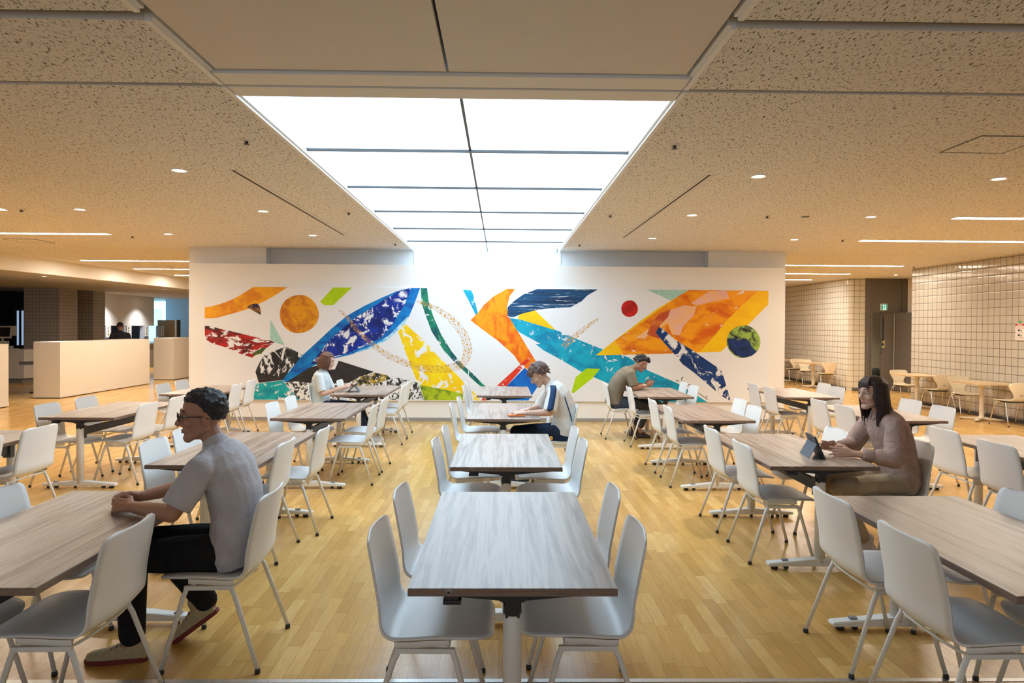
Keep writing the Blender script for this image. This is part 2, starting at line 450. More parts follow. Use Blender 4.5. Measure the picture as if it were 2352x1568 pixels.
def build_room():
    b = bm_new(); box(b, -19, 12.5, -4, 32, -0.08, 0.0); struct('floor', b, M['floor'])
    b = bm_new(); box(b, -19, 12.5, 3.155, 3.185, 0.0, 0.003); struct('trim_1', b, M['steel'])
    # suspended ceiling: boards left and right of the light trough, split by narrow grooves
    xl0, xl1, xr0, xr1 = -9.75, -1.60, 1.06, 12.3
    b = bm_new()
    segs = [(-4, 3.0), (3.085, 3.88), (3.93, 12.38), (12.395, 25.0)]
    for y0, y1 in segs[:3]:
        ye = y1
        box(b, xl0, xl1, y0, ye, CEIL, CEIL + 0.1)
    box(b, xl0, xr1, 12.97, 25.0, CEIL, CEIL + 0.1)
    box(b, xl0, xl1, 12.395, 12.97, CEIL, CEIL + 0.1)
    side_mat(b); struct('ceiling', b, [M['ceiling'], M['panel_grey']])
    b = bm_new()
    for y0, y1 in segs[:3]:
        box(b, xr0, xr1, y0, y1, CEIL, CEIL + 0.1)
    box(b, xr0, xr1, 12.395, 12.97, CEIL, CEIL + 0.1)
    side_mat(b); struct('ceiling_right', b, [M['ceiling'], M['panel_grey']])
    b = bm_new(); box(b, -10, 12.5, -4, 12.85, CEIL + 0.1, CEIL + 0.2); struct('ceiling_void', b, M['groove'])
    # rails seen in the two grooves
    k = 2
    for y in (3.03, 3.905):
        for x0, x1 in ((xl0, xl1), (xr0, xr1)):
            b = bm_new(); box(b, x0, x1, y - 0.012, y + 0.012, CEIL + 0.03, CEIL + 0.06); struct('trim_%d' % k, b, M['steel']); k += 1
    # plain painted panels over the camera and the two pale strips
    for x0, x1 in ((-1.535, -0.303), (-0.288, 0.995)):
        b = bm_new(); box(b, x0, x1, -4, 3.69, CEIL + 0.012, CEIL + 0.05, bev=0.003); struct('ceiling_panel', b, M['panel_grey'])
    for y0, y1 in ((3.72, 3.89), (3.925, 4.085)):
        b = bm_new(); box(b, -1.565, 1.025, y0, y1, CEIL - 0.002, CEIL + 0.04, bev=0.003); struct('trim_%d' % k, b, M['white_wall']); k += 1
    # white edge rails along the trough
    for xo, xi, x2 in ((-1.60, -1.572, -1.555), (1.06, 1.032, 1.015)):
        for y0, y1 in ((-4, 3.0), (3.085, 3.885), (3.925, 12.27)):
            b = bm_new()
            lo, hi = sorted((xo, xi)); box(b, lo, hi, y0, y1, CEIL - 0.006, CEIL + 0.07, bev=0.003)
            lo, hi = sorted((xi, x2)); box(b, lo, hi, y0, y1, CEIL + 0.012, CEIL + 0.07)
            struct('trim_%d' % k, b, M['white_trim']); k += 1
    # wall behind the mural wall: two piers, recessed flanks and the end of the light trough
    b = bm_new()
    box(b, -5.47, -4.13, 12.06, 12.5, 0, CEIL)
    box(b, -4.13, -1.56, 12.27, 12.5, 0, CEIL)
    box(b, 1.07, 3.67, 12.27, 12.5, 0, CEIL)
    box(b, 3.67, 5.05, 12.06, 12.5, 0, CEIL)
    box(b, -1.56, 1.07, 12.82, 12.95, 0, CEIL + 0.09)
    box(b, -1.66, -1.56, 12.5, 12.95, 0, CEIL + 0.09); box(b, 1.07, 1.17, 12.5, 12.95, 0, CEIL + 0.09)
    struct('wall_back', b, M['grey_wall_light'])
    for x in (-1.56, 1.045):
        b = bm_new(); box(b, x, x + 0.025, 12.255, 12.275, 0, CEIL - 0.01); struct('trim_%d' % k, b, M['white_trim']); k += 1
    # free-standing white mural wall with its grey base
    b = bm_new(); box(b, -5.39, 4.958, 11.9, 12.03, 0, 2.716, bev=0.004); struct('wall_center', b, M['white_wall'])
    b = bm_new(); box(b, -5.395, 4.963, 11.888, 12.035, 0, 0.062); struct('baseboard_center', b, M['base_grey'])
    # right tiled wall, door alcove and tiled return
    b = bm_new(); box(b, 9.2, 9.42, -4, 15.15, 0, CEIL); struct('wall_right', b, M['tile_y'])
    b = bm_new(); box(b, 9.185, 9.21, -4, 15.16, 0, 0.075); struct('baseboard_right', b, M['base_dark'])
    b = bm_new(); box(b, 9.42, 11.2, 14.9, 15.15, 0, CEIL); box(b, 10.86, 11.2, 15.15, 18.1, 0, CEIL); struct('wall_alcove', b, M['beige_wall'])
    b = bm_new()
    pts = [(9.285, 25.0)] + [(9.285 + 0.15 - 0.15 * math.cos(math.radians(a)), 18.1 + 0.15 - 0.15 * math.sin(math.radians(a))) for a in range(0, 91, 15)] + [(9.745, 18.1), (9.745, 25.0)]
    fs = prism(b, pts, 0, CEIL)
    for f in fs:
        f.normal_update()
        if f.normal.y < -0.5: f.material_index = 1
    struct('wall_return', b, [M['tile_far_lit'], M['tile_x']])
    b = bm_new(); box(b, 9.27, 9.30, 18.2, 25, 0, 0.075); box(b, 9.40, 9.745, 18.085, 18.2, 0, 0.075); struct('baseboard_return', b, M['base_dark'])
    # dark door surround with its opening
    b = bm_new()
    box(b, 9.745, 9.86, 18.07, 18.2, 0, CEIL); box(b, 9.86, 10.82, 18.10, 18.2, 2.115, CEIL); box(b, 10.72, 10.86, 18.07, 18.2, 2.115, CEIL)
    box(b, 9.86, 9.90, 18.04, 18.25, 0, 2.115); box(b, 10.54, 10.86, 18.1, 18.2, 0, 2.115); box(b, 9.86, 10.6, 18.07, 18.2, 2.10, 2.13)
    struct('trim_%d' % k, b, M['door']); k += 1
    b = bm_new(); box(b, 9.745, 12.4, 20.2, 20.4, 0, CEIL); struct('wall_corridor', b, M['corridor'])
    b = bm_new(); box(b, 11.5, 11.7, 18.2, 20.2, 0, CEIL); struct('wall_corridor_side', b, M['corridor'])
    # left: lowered ceiling behind a sloping-in-plan fascia
    b = bm_new()
    def fx(y): return -9.68 + (y - 13.36) * 0.062
    prism(b, [(fx(-4), -4), (fx(32), 32), (fx(32) - 0.12, 32), (fx(-4) - 0.12, -4)], 2.70, CEIL + 0.1)
    struct('wall_fascia', b, M['fascia'])
    b = bm_new(); prism(b, [(fx(-4) - 0.11, -4), (fx(32) - 0.11, 32), (-19, 32), (-19, -4)], 2.70, 2.80); struct('ceiling_left', b, M['soffit'])
    b = bm_new(); box(b, -13.95, -12.92, 20.2, 21.05, 0, 2.7)
    for f in b.faces:
        f.normal_update()
        if abs(f.normal.x) > 0.5: f.material_index = 1
    struct('wall_pier', b, [M['mosaic_x'], M['mosaic_y']])
    b = bm_new(); box(b, -13.9, -12.86, 21.75, 22.4, 0, 2.7)
    for f in b.faces:
        f.normal_update()
        if abs(f.normal.x) > 0.5: f.material_index = 1
    struct('wall_pier_rear', b, [M['mosaic_x'], M['mosaic_y']])
    b = bm_new(); box(b, -13.75, -13.55, 22.4, 26.9, 1.598, 2.7); struct('wall_serving', b, M['grey_wall'])
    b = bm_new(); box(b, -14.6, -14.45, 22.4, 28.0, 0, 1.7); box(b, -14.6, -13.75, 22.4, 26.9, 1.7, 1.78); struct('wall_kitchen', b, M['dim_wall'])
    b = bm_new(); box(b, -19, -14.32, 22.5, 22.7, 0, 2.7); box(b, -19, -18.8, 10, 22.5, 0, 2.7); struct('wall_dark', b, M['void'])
    b = bm_new(); box(b, -14.13, -8, 29.0, 29.2, 0, 2.7); struct('wall_daylight_tint', b, M['daylight_tint_wall'])
    b = bm_new(); box(b, -17, -16.8, 27.0, 32, 0, 2.7); box(b, -17, -8, 31.8, 32.0, 0, 2.7); struct('wall_far_left', b, M['white_wall'])
    # daylit windows: one seen past the serving wall, plus an unseen glowing side pane added to wash the wall blue
    b = bm_new(); box(b, -16.6, -13.9, 30.95, 31.0, 0.9, 2.32); o = struct('window_1', b, M['day'])
    b = bm_new(); box(b, -16.6, -13.9, 30.95, 31.0, 2.34, 2.68); o = struct('window_2', b, M['day2'])
    b = bm_new(); box(b, -15.2, -14.9, 30.9, 30.97, 0.9, 2.32); struct('window_3', b, M['day2'])
    b = bm_new(); box(b, -15.4, -15.35, 27.1, 28.9, 0.9, 2.65); struct('added_daylight_pane', b, M['day2'])
    # far end behind everything
    b = bm_new(); box(b, -8.0, 9.3, 24.6, 24.8, 0, CEIL); struct('wall_far', b, M['white_wall'])
    b = bm_new(); box(b, -8.0, -7.8, 24.8, 29.1, 0, 2.7); struct('wall_far_return', b, M['white_wall'])
M['grey_wall_light'] = plain('pale_grey_wall', (0.80, 0.80, 0.80), 0.7, var=0.02, scale=4)
build_room()

# ------------------------------------------------------------------ luminous ceiling and ceiling fittings
def build_ceiling_fittings():
    t = thing('luminous_ceiling', 'big white luminous ceiling of gridded diffuser panels running to the mural', 'ceiling light', (0, 0, CEIL))
    xs = (-1.553, -0.255, 1.013); ys = [4.03 + 1.455 * i for i in range(7)]; ys[-1] = 12.815
    for j in range(6):
        for i in range(2):
            b = bm_new(); box(b, xs[i] + 0.007, xs[i + 1] - 0.007, ys[j] + 0.006, ys[j + 1] - 0.006, 0.055, 0.065)
            obj('diffuser_panel', b, M['light_panel'], t)
    b = bm_new(); box(b, xs[1] - 0.010, xs[1] + 0.010, ys[0], ys[-1], 0.05, 0.062); obj('divider', b, M['dark_metal'], t)
    for y in ys[1:-1]:
        b = bm_new(); box(b, xs[0], xs[2], y - 0.010, y + 0.010, 0.034, 0.062); obj('divider', b, M['dark_metal'], t)
    # downlights
    proto = thing('downlight', 'x', 'downlight', (0, 0, CEIL), 0, 'round downlights in the ceiling')
    b = bm_new()
    ring = [(0.082, 0.0), (0.082, -0.004), (0.060, -0.006), (0.050, 0.004), (0.050, 0.012)]
    lathe_open(b, ring, 28); obj('trim_ring', b, M['white_trim'], proto)
    b = bm_new(); lathe(b, [(0.049, -0.001), (0.049, 0.004)], 24); obj('lens', b, M['lamp'], proto)
    def spot(parent, w, ang=84):
        ld = SPOTS.get((w, ang))
        if not ld:
            ld = bpy.data.lights.new('downlight_beam', 'SPOT'); ld.energy = w; ld.color = SPOT_COLOR
            ld.spot_size = math.radians(ang); ld.spot_blend = 0.75; ld.shadow_soft_size = 0.05; SPOTS[(w, ang)] = ld
        o = bpy.data.objects.new('beam', ld); COL.objects.link(o); o.parent = parent; o.location = (0, 0, -0.012)
    SPOTS = {}
    side = {-2.84: 'left of the luminous ceiling', -5.0: 'in the outer left line', 2.29: 'right of the luminous ceiling', 4.46: 'in the outer right line'}
    rows = {6.07: 'nearest the camera', 8.19: 'in the second row', 10.34: 'nearest the mural'}
    first = True
    for x in (-5.0, -2.84, 2.29, 4.46):
        for y in (6.07, 8.19, 10.34):
            if x == -5.0 and y == 6.07: continue
            lab = 'round recessed downlight %s, %s' % (side[x], rows[y])
            if first: proto.location = (x, y, CEIL); proto['label'] = lab; o = proto; first = False; spot(o, SPOT_W)
            else: o = dup(proto, (x, y, CEIL), 0, lab)
            if o is not proto and not any(c.type == 'LIGHT' for c in kids(o)): spot(o, SPOT_W)
    dup(proto, (10.3, 19.2, CEIL), 0, 'unseen downlight added to light the corridor behind the dark door')  # hidden lamp, added to brighten the dark doorway
    dup(proto, (9.85, 16.9, CEIL), 0, 'round recessed downlight in the alcove before the dark door')
    for x, y, lab in ((-10.12, 15.3, 'small downlight in the lowered soffit at far left, nearest one'),
                      (-10.03, 20.48, 'small downlight in the lowered soffit, right of the grey wall'),
                      (-13.0, 23.45, 'small downlight over the grey serving wall, left one'),
                      (-12.95, 25.6, 'small downlight over the grey serving wall, right one')):
        o = dup(proto, (x, y, 2.70), 0, lab)
        for c in kids(o):
            if c.type == 'LIGHT':
                k = 2.3 if x < -12 else 0.9
                if ('far', k) not in SPOTS: ld = c.data.copy(); ld.energy = SPOT_W * k; ld.color = (1.0, 0.95, 0.88); ld.spot_blend = 1.0; ld.spot_size = math.radians(110 if k > 1 else 84); SPOTS[('far', k)] = ld
                c.data = SPOTS[('far', k)]
    # warm linear lights, 3.1 m each
    lp = thing('linear_light', 'x', 'linear light', (0, 0, CEIL), 0, 'warm linear lights in the ceiling')
    L = 3.1
    b = bm_new(); prism(b, [(-L / 2, -0.065), (L / 2, -0.065), (L / 2, 0.065), (-L / 2, 0.065)], -0.004, 0.004); obj('diffuser', b, M['bar'], lp)
    b = bm_new()
    for s in (-1, 1): box(b, -L / 2 - 0.012, L / 2 + 0.012, min(s * 0.066, s * 0.078), max(s * 0.066, s * 0.078), -0.007, 0.004)
    for s in (-1, 1): box(b, min(s * L / 2, s * (L / 2 + 0.012)), max(s * L / 2, s * (L / 2 + 0.012)), -0.078, 0.078, -0.007, 0.004)
    obj('frame', b, M['white_trim'], lp)
    spots = [(-7.45, 8.2, 'warm linear light cut by the left picture edge'), (-7.45, 10.38, 'warm linear light over the far left tables'),
             (-7.40, 14.72, 'warm linear light beside the mural wall at left, nearest of three'), (-7.40, 16.83, 'warm linear light beside the mural wall at left, middle of three'),
             (-7.40, 18.9, 'warm linear light beside the mural wall at left, farthest of three'),
             (7.04, 8.2, 'warm linear light at upper right, cut by the picture edge'), (7.04, 10.36, 'long warm linear light over the right tiled wall'),
             (7.04, 14.5, 'warm linear light right of the mural wall, nearest of three'), (7.04, 16.72, 'warm linear light right of the mural wall, middle of three'),
             (7.04, 18.8, 'warm linear light right of the mural wall, farthest of three')]
    for i, (x, y, lab) in enumerate(spots):
        if i == 0: lp.location = (x, y, CEIL); lp['label'] = lab
        else: dup(lp, (x, y, CEIL), 0, lab)
    # slot diffusers
    for x, lab in ((-2.35, 'long narrow air slot in the ceiling left of the luminous panels'), (1.85, 'long narrow air slot in the ceiling right of the luminous panels')):
        v = thing('air_slot', lab, 'vent', (x, 8.17, CEIL))
        b = bm_new()
        for s in (-1, 1): box(b, s * 0.034 - 0.012, s * 0.034 + 0.012, -2.14, 2.14, -0.005, 0.01)
        obj('frame', b, M['panel_grey'], v)
        b = bm_new(); box(b, -0.022, 0.002, -2.13, 2.13, -0.001, 0.008); obj('slot', b, M['void'], v)
        b = bm_new(); box(b, 0.002, 0.022, -2.13, 2.13, -0.003, 0.008); obj('blade', b, M['panel_grey'], v)
    # sprinklers
    sp = thing('sprinkler_head', 'x', 'sprinkler', (0, 0, CEIL), 0, 'small sprinkler heads in the ceiling')
    b = bm_new(); lathe(b, [(0.045, 0.002), (0.045, -0.003), (0.02, -0.008)], 20); obj('plate', b, M['panel_grey'], sp)
    b = bm_new(); lathe(b, [(0.012, -0.006), (0.012, -0.022), (0.022, -0.026), (0.022, -0.03)], 14); obj('deflector', b, M['dark_metal'], sp)
    P = [(-1.88, 5.07, 'left of the luminous ceiling near its front end'), (1.28, 5.06, 'right of the luminous ceiling near its front end'),
         (-1.83, 8.21, 'between the left air slot and the luminous ceiling'), (-5.7, 8.21, 'by the tip of the cut-off left linear light'),
         (-5.67, 10.6, 'by the tip of the far left linear light'), (1.31, 8.22, 'between the right air slot and the luminous ceiling'),
         (3.2, 8.19, 'between the two right downlights of the second row'), (5.18, 10.3, 'left of the long right linear light'),
         (-1.75, 11.3, 'near the mural at left of the luminous ceiling'), (1.28, 11.2, 'near the mural at right of the luminous ceiling'), (8.9, 14.6, 'before the tip of the linear light by the tiled wall')]
    for i, (x, y, w) in enumerate(P):
        lab = 'small sprinkler head ' + w
        if i == 0: sp.location = (x, y, CEIL); sp['label'] = lab
        else: dup(sp, (x, y, CEIL), 0, lab)
    b = bm_new(); box(b, -0.04, 0.04, -0.03, 0.03, -0.012, 0.002, bev=0.004)
    o = tag(obj('smoke_sensor', b, M['grey_plastic'], loc=(3.67, 8.21, CEIL)), 'small dark rectangular sensor in the ceiling right of a sprinkler', 'sensor')
    for x, y, lab in ((-3.91, 10.35, 'flat round ceiling speaker between two left downlights near the mural'), (7.14, 9.23, 'flat round ceiling speaker near the right picture edge')):
        b = bm_new(); lathe(b, [(0.115, 0.002), (0.115, -0.005), (0.10, -0.007), (0.02, -0.008)], 32)
        tag(obj('ceiling_speaker', b, M['panel_grey'], loc=(x, y, CEIL)), lab, 'speaker', 'ceiling speakers')
    for x0, x1, y0, y1, lab in ((3.35, 3.83, 4.73, 5.18, 'square access hatch in the right ceiling near the picture edge'), (-8.0, -7.5, 11.1, 11.6, 'square access hatch in the left ceiling by a linear light')):
        h = thing('ceiling_hatch', lab, 'hatch', ((x0 + x1) / 2, (y0 + y1) / 2, CEIL))
        w, d = (x1 - x0) / 2, (y1 - y0) / 2
        b = bm_new(); box(b, -w, w, -d, d, -0.003, 0.01); obj('panel', b, M['ceiling'], h)
        b = bm_new()
        for s in (-1, 1):
            box(b, s * w - 0.005, s * w + 0.005, -d - 0.005, d + 0.005, -0.005, 0.01)
            box(b, -w, w, s * d - 0.005, s * d + 0.005, -0.005, 0.01)
        obj('frame', b, M['groove'], h)

def lathe_open(bm, prof, n=24):
    rings = [[bm.verts.new((r * math.cos(2 * PI * k / n), r * math.sin(2 * PI * k / n), z)) for k in range(n)] for r, z in prof]
    for a, b in zip(rings, rings[1:]):
        for k in range(n): bm.faces.new((a[k], a[(k + 1) % n], b[(k + 1) % n], b[k])).smooth = True
build_ceiling_fittings()

# ------------------------------------------------------------------ mural
MURAL_SHAPES = [
('amber',[(-5.118,1.95),(-4.999,1.97),(-4.873,2.005),(-4.748,2.048),(-4.622,2.101),(-4.496,2.171),(-4.381,2.245),(-4.279,2.321),(-3.687,2.325),(-3.773,2.255),(-3.93,2.154),(-4.087,2.063),(-4.202,2.009),(-4.286,1.972),(-4.391,1.924),(-4.559,1.87),(-4.716,1.827),(-4.852,1.786),(-4.977,1.764),(-5.117,1.763)]),
('night',[(-4.389,1.955),(-4.349,1.998),(-4.255,2.025),(-4.202,2.02),(-4.166,1.968),(-4.144,1.883),(-4.149,1.828),(-4.223,1.867),(-4.297,1.909)]),
('ochre',[(-3.151,1.851),(-3.154,1.799),(-3.167,1.747),(-3.188,1.698),(-3.217,1.654),(-3.253,1.616),(-3.293,1.584),(-3.338,1.558),(-3.387,1.538),(-3.437,1.524),(-3.489,1.517),(-3.542,1.519),(-3.593,1.529),(-3.643,1.549),(-3.689,1.577),(-3.729,1.613),(-3.764,1.653),(-3.79,1.698),(-3.809,1.745),(-3.819,1.795),(-3.822,1.846),(-3.818,1.898),(-3.806,1.95),(-3.787,1.998),(-3.761,2.043),(-3.729,2.081),(-3.69,2.113),(-3.645,2.139),(-3.596,2.159),(-3.544,2.173),(-3.491,2.18),(-3.439,2.178),(-3.388,2.168),(-3.34,2.148),(-3.296,2.12),(-3.256,2.084),(-3.222,2.044),(-3.193,1.999),(-3.171,1.952),(-3.157,1.902)]),
('mint',[(-3.986,1.756),(-3.988,1.393),(-3.912,1.357),(-3.73,1.305)]),
('crimson',[(-5.111,1.643),(-4.977,1.619),(-4.767,1.568),(-4.683,1.551),(-4.453,1.496),(-4.19,1.434),(-3.985,1.388),(-3.912,1.357),(-4.074,1.24),(-4.242,1.133),(-4.294,1.091),(-4.452,1.137),(-4.641,1.215),(-4.809,1.283),(-4.976,1.329),(-5.071,1.387),(-5.107,1.466)]),
('moss',[(-4.305,1.12),(-4.242,1.197),(-4.095,1.271),(-4.053,1.261),(-4.137,1.16)]),
('lime',[(-3.13,2.064),(-2.905,2.327),(-2.58,2.33),(-2.685,2.212),(-2.904,2.004),(-3.057,2.003)]),
('charcoal',[(-3.77,0.705),(-3.617,0.85),(-3.177,0.959),(-3.043,0.892),(-2.871,0.893),(-2.804,1.047),(-2.199,0.858),(-2.621,0.663),(-3.138,0.638),(-3.731,0.671)]),
('rock',[(-4.238,0.847),(-4.172,1.001),(-4.086,1.136),(-3.714,1.288),(-3.431,1.15),(-3.503,1.024),(-3.655,0.889),(-3.712,0.754),(-3.999,0.791)]),
('charcoal',[(-4.238,0.847),(-3.999,0.791),(-3.712,0.754),(-3.77,0.705),(-4.18,0.655)]),
('granite',[(-3.731,0.667),(-3.54,0.685),(-3.282,0.656),(-2.946,0.639),(-2.621,0.663),(-2.429,0.78),(-2.199,0.849),(-1.969,0.802),(-1.439,0.67),(-1.322,0.371),(-3.233,0.364),(-3.491,0.366)]),
('lichen',[(-2.601,0.663),(-2.429,0.776),(-2.199,0.845),(-1.969,0.798),(-1.892,0.735),(-2.198,0.646),(-2.467,0.606)]),
('turquoise',[(-4.381,0.619),(-3.77,0.7),(-3.491,0.366),(-4.437,0.362)]),
('azure',[(-1.404,2.331),(-1.573,2.326),(-1.803,2.257),(-2.09,2.13),(-2.377,1.993),(-2.664,1.827),(-2.95,1.585),(-3.236,1.314),(-3.427,1.14),(-3.617,0.908),(-3.77,0.705),(-3.722,0.667),(-3.617,0.725),(-3.33,0.91),(-3.178,0.978),(-2.872,1.086),(-2.661,1.135),(-2.469,1.194),(-2.182,1.292),(-1.933,1.438),(-1.742,1.632),(-1.59,1.825),(-1.495,2.057)]),
('ice',[(-2.603,1.145),(-2.431,1.233),(-2.201,1.311),(-1.934,1.496),(-1.781,1.651),(-1.599,1.844),(-1.685,1.642),(-1.742,1.628),(-1.933,1.434),(-2.182,1.288)]),
('cobalt',[(-1.563,2.322),(-1.764,2.247),(-1.994,2.13),(-2.281,1.936),(-2.51,1.8),(-2.759,1.586),(-3.007,1.354),(-3.197,1.103),(-3.292,0.977),(-3.178,0.997),(-2.891,1.105),(-2.661,1.164),(-2.374,1.3),(-2.087,1.437),(-1.896,1.65),(-1.782,1.843),(-1.667,2.036)]),
('yellow',[(-1.666,1.7),(-1.781,1.555),(-1.634,1.152),(-1.441,0.669),(-1.41,0.631),(-0.658,0.488),(-0.61,0.613),(-0.66,0.711),(-1.165,1.218),(-1.377,1.442)]),
('olive',[(-1.41,0.639),(-0.658,0.488),(-0.646,0.37),(-1.318,0.367)]),
('yellow',[(-0.503,0.553),(-0.433,0.475),(-0.349,0.369),(-0.467,0.369)]),
('scarlet',[(-0.345,0.369),(-0.293,0.415),(-0.224,0.37)]),
('fern',[(-1.396,2.322),(-1.284,2.323),(-1.257,2.084),(-1.168,1.808),(-1.028,1.496),(-0.853,1.22),(-0.696,1.03),(-0.609,0.943),(-0.47,0.822),(-0.312,0.658),(-0.12,0.511),(-0.225,0.511),(-0.469,0.718),(-0.661,0.9),(-0.783,1.012),(-0.992,1.236),(-1.202,1.565),(-1.307,1.841),(-1.377,2.049)]),
('lagoon',[(-0.666,2.291),(-0.504,2.275),(-0.442,2.038),(-0.385,1.822),(-0.406,1.787),(-0.546,2.072)]),
('yellow2',[(0.323,1.879),(0.592,1.941),(0.96,1.596),(0.689,1.664),(0.288,1.791)]),
('lagoon',[(0.123,1.808),(0.323,1.783),(1.021,1.579),(1.335,1.442),(1.755,1.279),(2.231,1.134),(2.567,0.908),(3.077,0.693),(3.623,0.357),(2.604,0.359),(1.952,0.644),(1.392,0.885),(1.007,1.109),(0.744,1.247),(0.604,1.354),(0.691,1.359),(0.324,1.557),(0.22,1.643)]),
('tangerine',[(0.247,2.328),(0.102,2.327),(-0.131,2.179),(-0.303,2.022),(-0.407,1.882),(-0.531,1.763),(-0.301,1.588),(-0.039,1.398),(0.223,1.165),(0.328,1.018),(0.46,0.915),(0.615,1.055),(0.483,1.263),(0.325,1.522),(0.184,1.747),(0.123,1.851),(0.105,1.99),(0.147,2.181)]),
('brush',[(1.686,2.323),(0.632,2.327),(0.39,2.218),(0.217,2.095),(0.113,1.99),(0.114,1.825),(0.219,1.817),(0.357,1.879),(0.6,1.941),(0.826,1.978),(1.209,1.998),(1.4,2.103),(1.504,2.208)]),
('mint',[(2.537,2.315),(3.272,2.321),(2.976,2.123)]),
('yellow2',[(1.656,1.165),(1.985,1.428),(2.419,1.762),(2.732,1.991),(3.028,2.167),(3.272,2.321),(4.671,2.324),(4.673,2.075),(4.313,1.705),(4.139,1.564),(3.948,1.336),(3.843,1.239),(3.089,1.208)]),
('sunset',[(1.985,1.428),(2.145,1.176),(2.774,1.198),(3.475,1.237),(3.735,1.527),(3.961,1.808),(4.483,2.323),(3.272,2.321),(3.028,2.167),(2.489,1.763)]),
('blush',[(3.309,2.082),(3.623,2.294),(3.938,2.315),(3.984,2.174),(3.712,2.12),(3.432,2.048)]),
('blush',[(2.943,1.958),(3.187,2.046),(3.415,2.031),(3.364,1.873),(3.19,1.698),(3.122,1.523),(2.981,1.539),(2.91,1.731),(2.492,1.466),(2.352,1.474),(2.63,1.676)]),
('brick',[(2.544,1.536),(2.629,1.746),(2.768,1.904),(2.96,1.975),(2.909,1.835),(2.77,1.695),(2.772,1.459),(2.632,1.502)]),
('scarlet2',[(2.387,1.983),(2.386,1.96),(2.38,1.938),(2.371,1.916),(2.359,1.897),(2.343,1.88),(2.326,1.866),(2.306,1.854),(2.285,1.846),(2.263,1.84),(2.241,1.837),(2.218,1.837),(2.195,1.842),(2.174,1.851),(2.154,1.863),(2.136,1.879),(2.121,1.896),(2.109,1.916),(2.101,1.937),(2.096,1.959),(2.095,1.981),(2.097,2.004),(2.102,2.027),(2.11,2.048),(2.121,2.068),(2.135,2.084),(2.152,2.099),(2.171,2.11),(2.193,2.119),(2.215,2.125),(2.238,2.128),(2.261,2.127),(2.283,2.123),(2.304,2.114),(2.323,2.102),(2.341,2.086),(2.356,2.068),(2.368,2.049),(2.378,2.028),(2.384,2.006)]),
('navy',[(2.753,1.669),(2.701,1.564),(2.842,1.399),(3.019,1.208),(3.179,1.017),(3.373,0.878),(3.585,0.704),(3.851,0.478),(4.028,0.374),(3.973,0.566),(3.864,0.916),(3.581,1.106),(3.352,1.262),(3.035,1.452),(2.876,1.591)]),
('meadow',[(4.54,1.422),(4.538,1.377),(4.527,1.333),(4.509,1.291),(4.483,1.253),(4.452,1.221),(4.416,1.193),(4.376,1.171),(4.334,1.154),(4.289,1.142),(4.243,1.136),(4.197,1.138),(4.151,1.147),(4.107,1.164),(4.066,1.188),(4.03,1.218),(4,1.253),(3.976,1.291),(3.959,1.331),(3.949,1.374),(3.946,1.418),(3.95,1.462),(3.96,1.506),(3.977,1.548),(3.999,1.586),(4.028,1.618),(4.062,1.646),(4.102,1.668),(4.145,1.685),(4.191,1.697),(4.237,1.703),(4.284,1.702),(4.329,1.693),(4.371,1.676),(4.411,1.651),(4.446,1.621),(4.477,1.586),(4.502,1.548),(4.522,1.508),(4.535,1.466)]),
('navy2',[(3.959,1.476),(4.052,1.476),(4.158,1.442),(4.245,1.486),(4.333,1.443),(4.387,1.339),(4.476,1.243),(4.389,1.172),(4.249,1.137),(4.09,1.188),(3.983,1.301)]),
('lime',[(1.734,0.93),(1.496,0.938),(1.305,0.78),(1.238,0.518),(1.273,0.504),(1.602,0.764)]),
('royal',[(0.416,0.94),(0.105,0.62),(-0.015,0.371),(0.489,0.373),(0.644,0.611),(0.468,0.897)]),
('scarlet',[(0.502,1.115),(0.415,1.071),(-0.069,0.619),(0.105,0.62),(0.511,1.08)]),
('ink',[(3.056,0.741),(3.072,0.732),(3.077,0.743),(3.061,0.75)]),
('ink',[(3.072,0.732),(3.093,0.721),(3.099,0.733),(3.077,0.743)]),
('ink',[(3.093,0.721),(3.108,0.713),(3.114,0.726),(3.099,0.733)]),
('ink',[(3.169,0.729),(3.167,0.743),(3.156,0.741),(3.159,0.727)]),
('ink',[(3.167,0.743),(3.165,0.761),(3.153,0.76),(3.156,0.741)]),
('ink',[(3.165,0.761),(3.166,0.773),(3.154,0.778),(3.153,0.76)]),
('ink',[(3.166,0.773),(3.172,0.778),(3.166,0.789),(3.154,0.778)]),
('ink',[(3.172,0.778),(3.184,0.781),(3.18,0.794),(3.166,0.789)]),
('ink',[(3.184,0.781),(3.193,0.783),(3.19,0.796),(3.18,0.794)]),
('ink',[(3.221,0.658),(3.233,0.654),(3.241,0.67),(3.231,0.677)]),
('ink',[(3.233,0.654),(3.251,0.647),(3.255,0.661),(3.241,0.67)]),
('ink',[(3.251,0.647),(3.27,0.645),(3.27,0.656),(3.255,0.661)]),
('ink',[(3.27,0.645),(3.291,0.65),(3.287,0.661),(3.27,0.656)]),
('ink',[(3.291,0.65),(3.311,0.659),(3.306,0.67),(3.287,0.661)]),
('ink',[(3.311,0.659),(3.325,0.666),(3.32,0.677),(3.306,0.67)]),
('ink',[(3.417,0.542),(3.477,0.499),(3.483,0.508),(3.423,0.551)]),
('ink',[(3.477,0.499),(3.56,0.44),(3.566,0.449),(3.483,0.508)]),
('ink',[(3.56,0.44),(3.62,0.398),(3.626,0.406),(3.566,0.449)]),
('ink',[(3.612,0.454),(3.608,0.446),(3.6,0.442),(3.591,0.446),(3.587,0.454),(3.591,0.463),(3.599,0.466),(3.608,0.463)]),
('DOTS',[(-2.823,1.915),(-2.789,1.884),(-2.757,1.922),(-2.794,1.95)]),
('DOTS',[(-2.789,1.884),(-2.741,1.839),(-2.703,1.879),(-2.757,1.922)]),
('DOTS',[(-2.741,1.839),(-2.688,1.782),(-2.642,1.821),(-2.703,1.879)]),
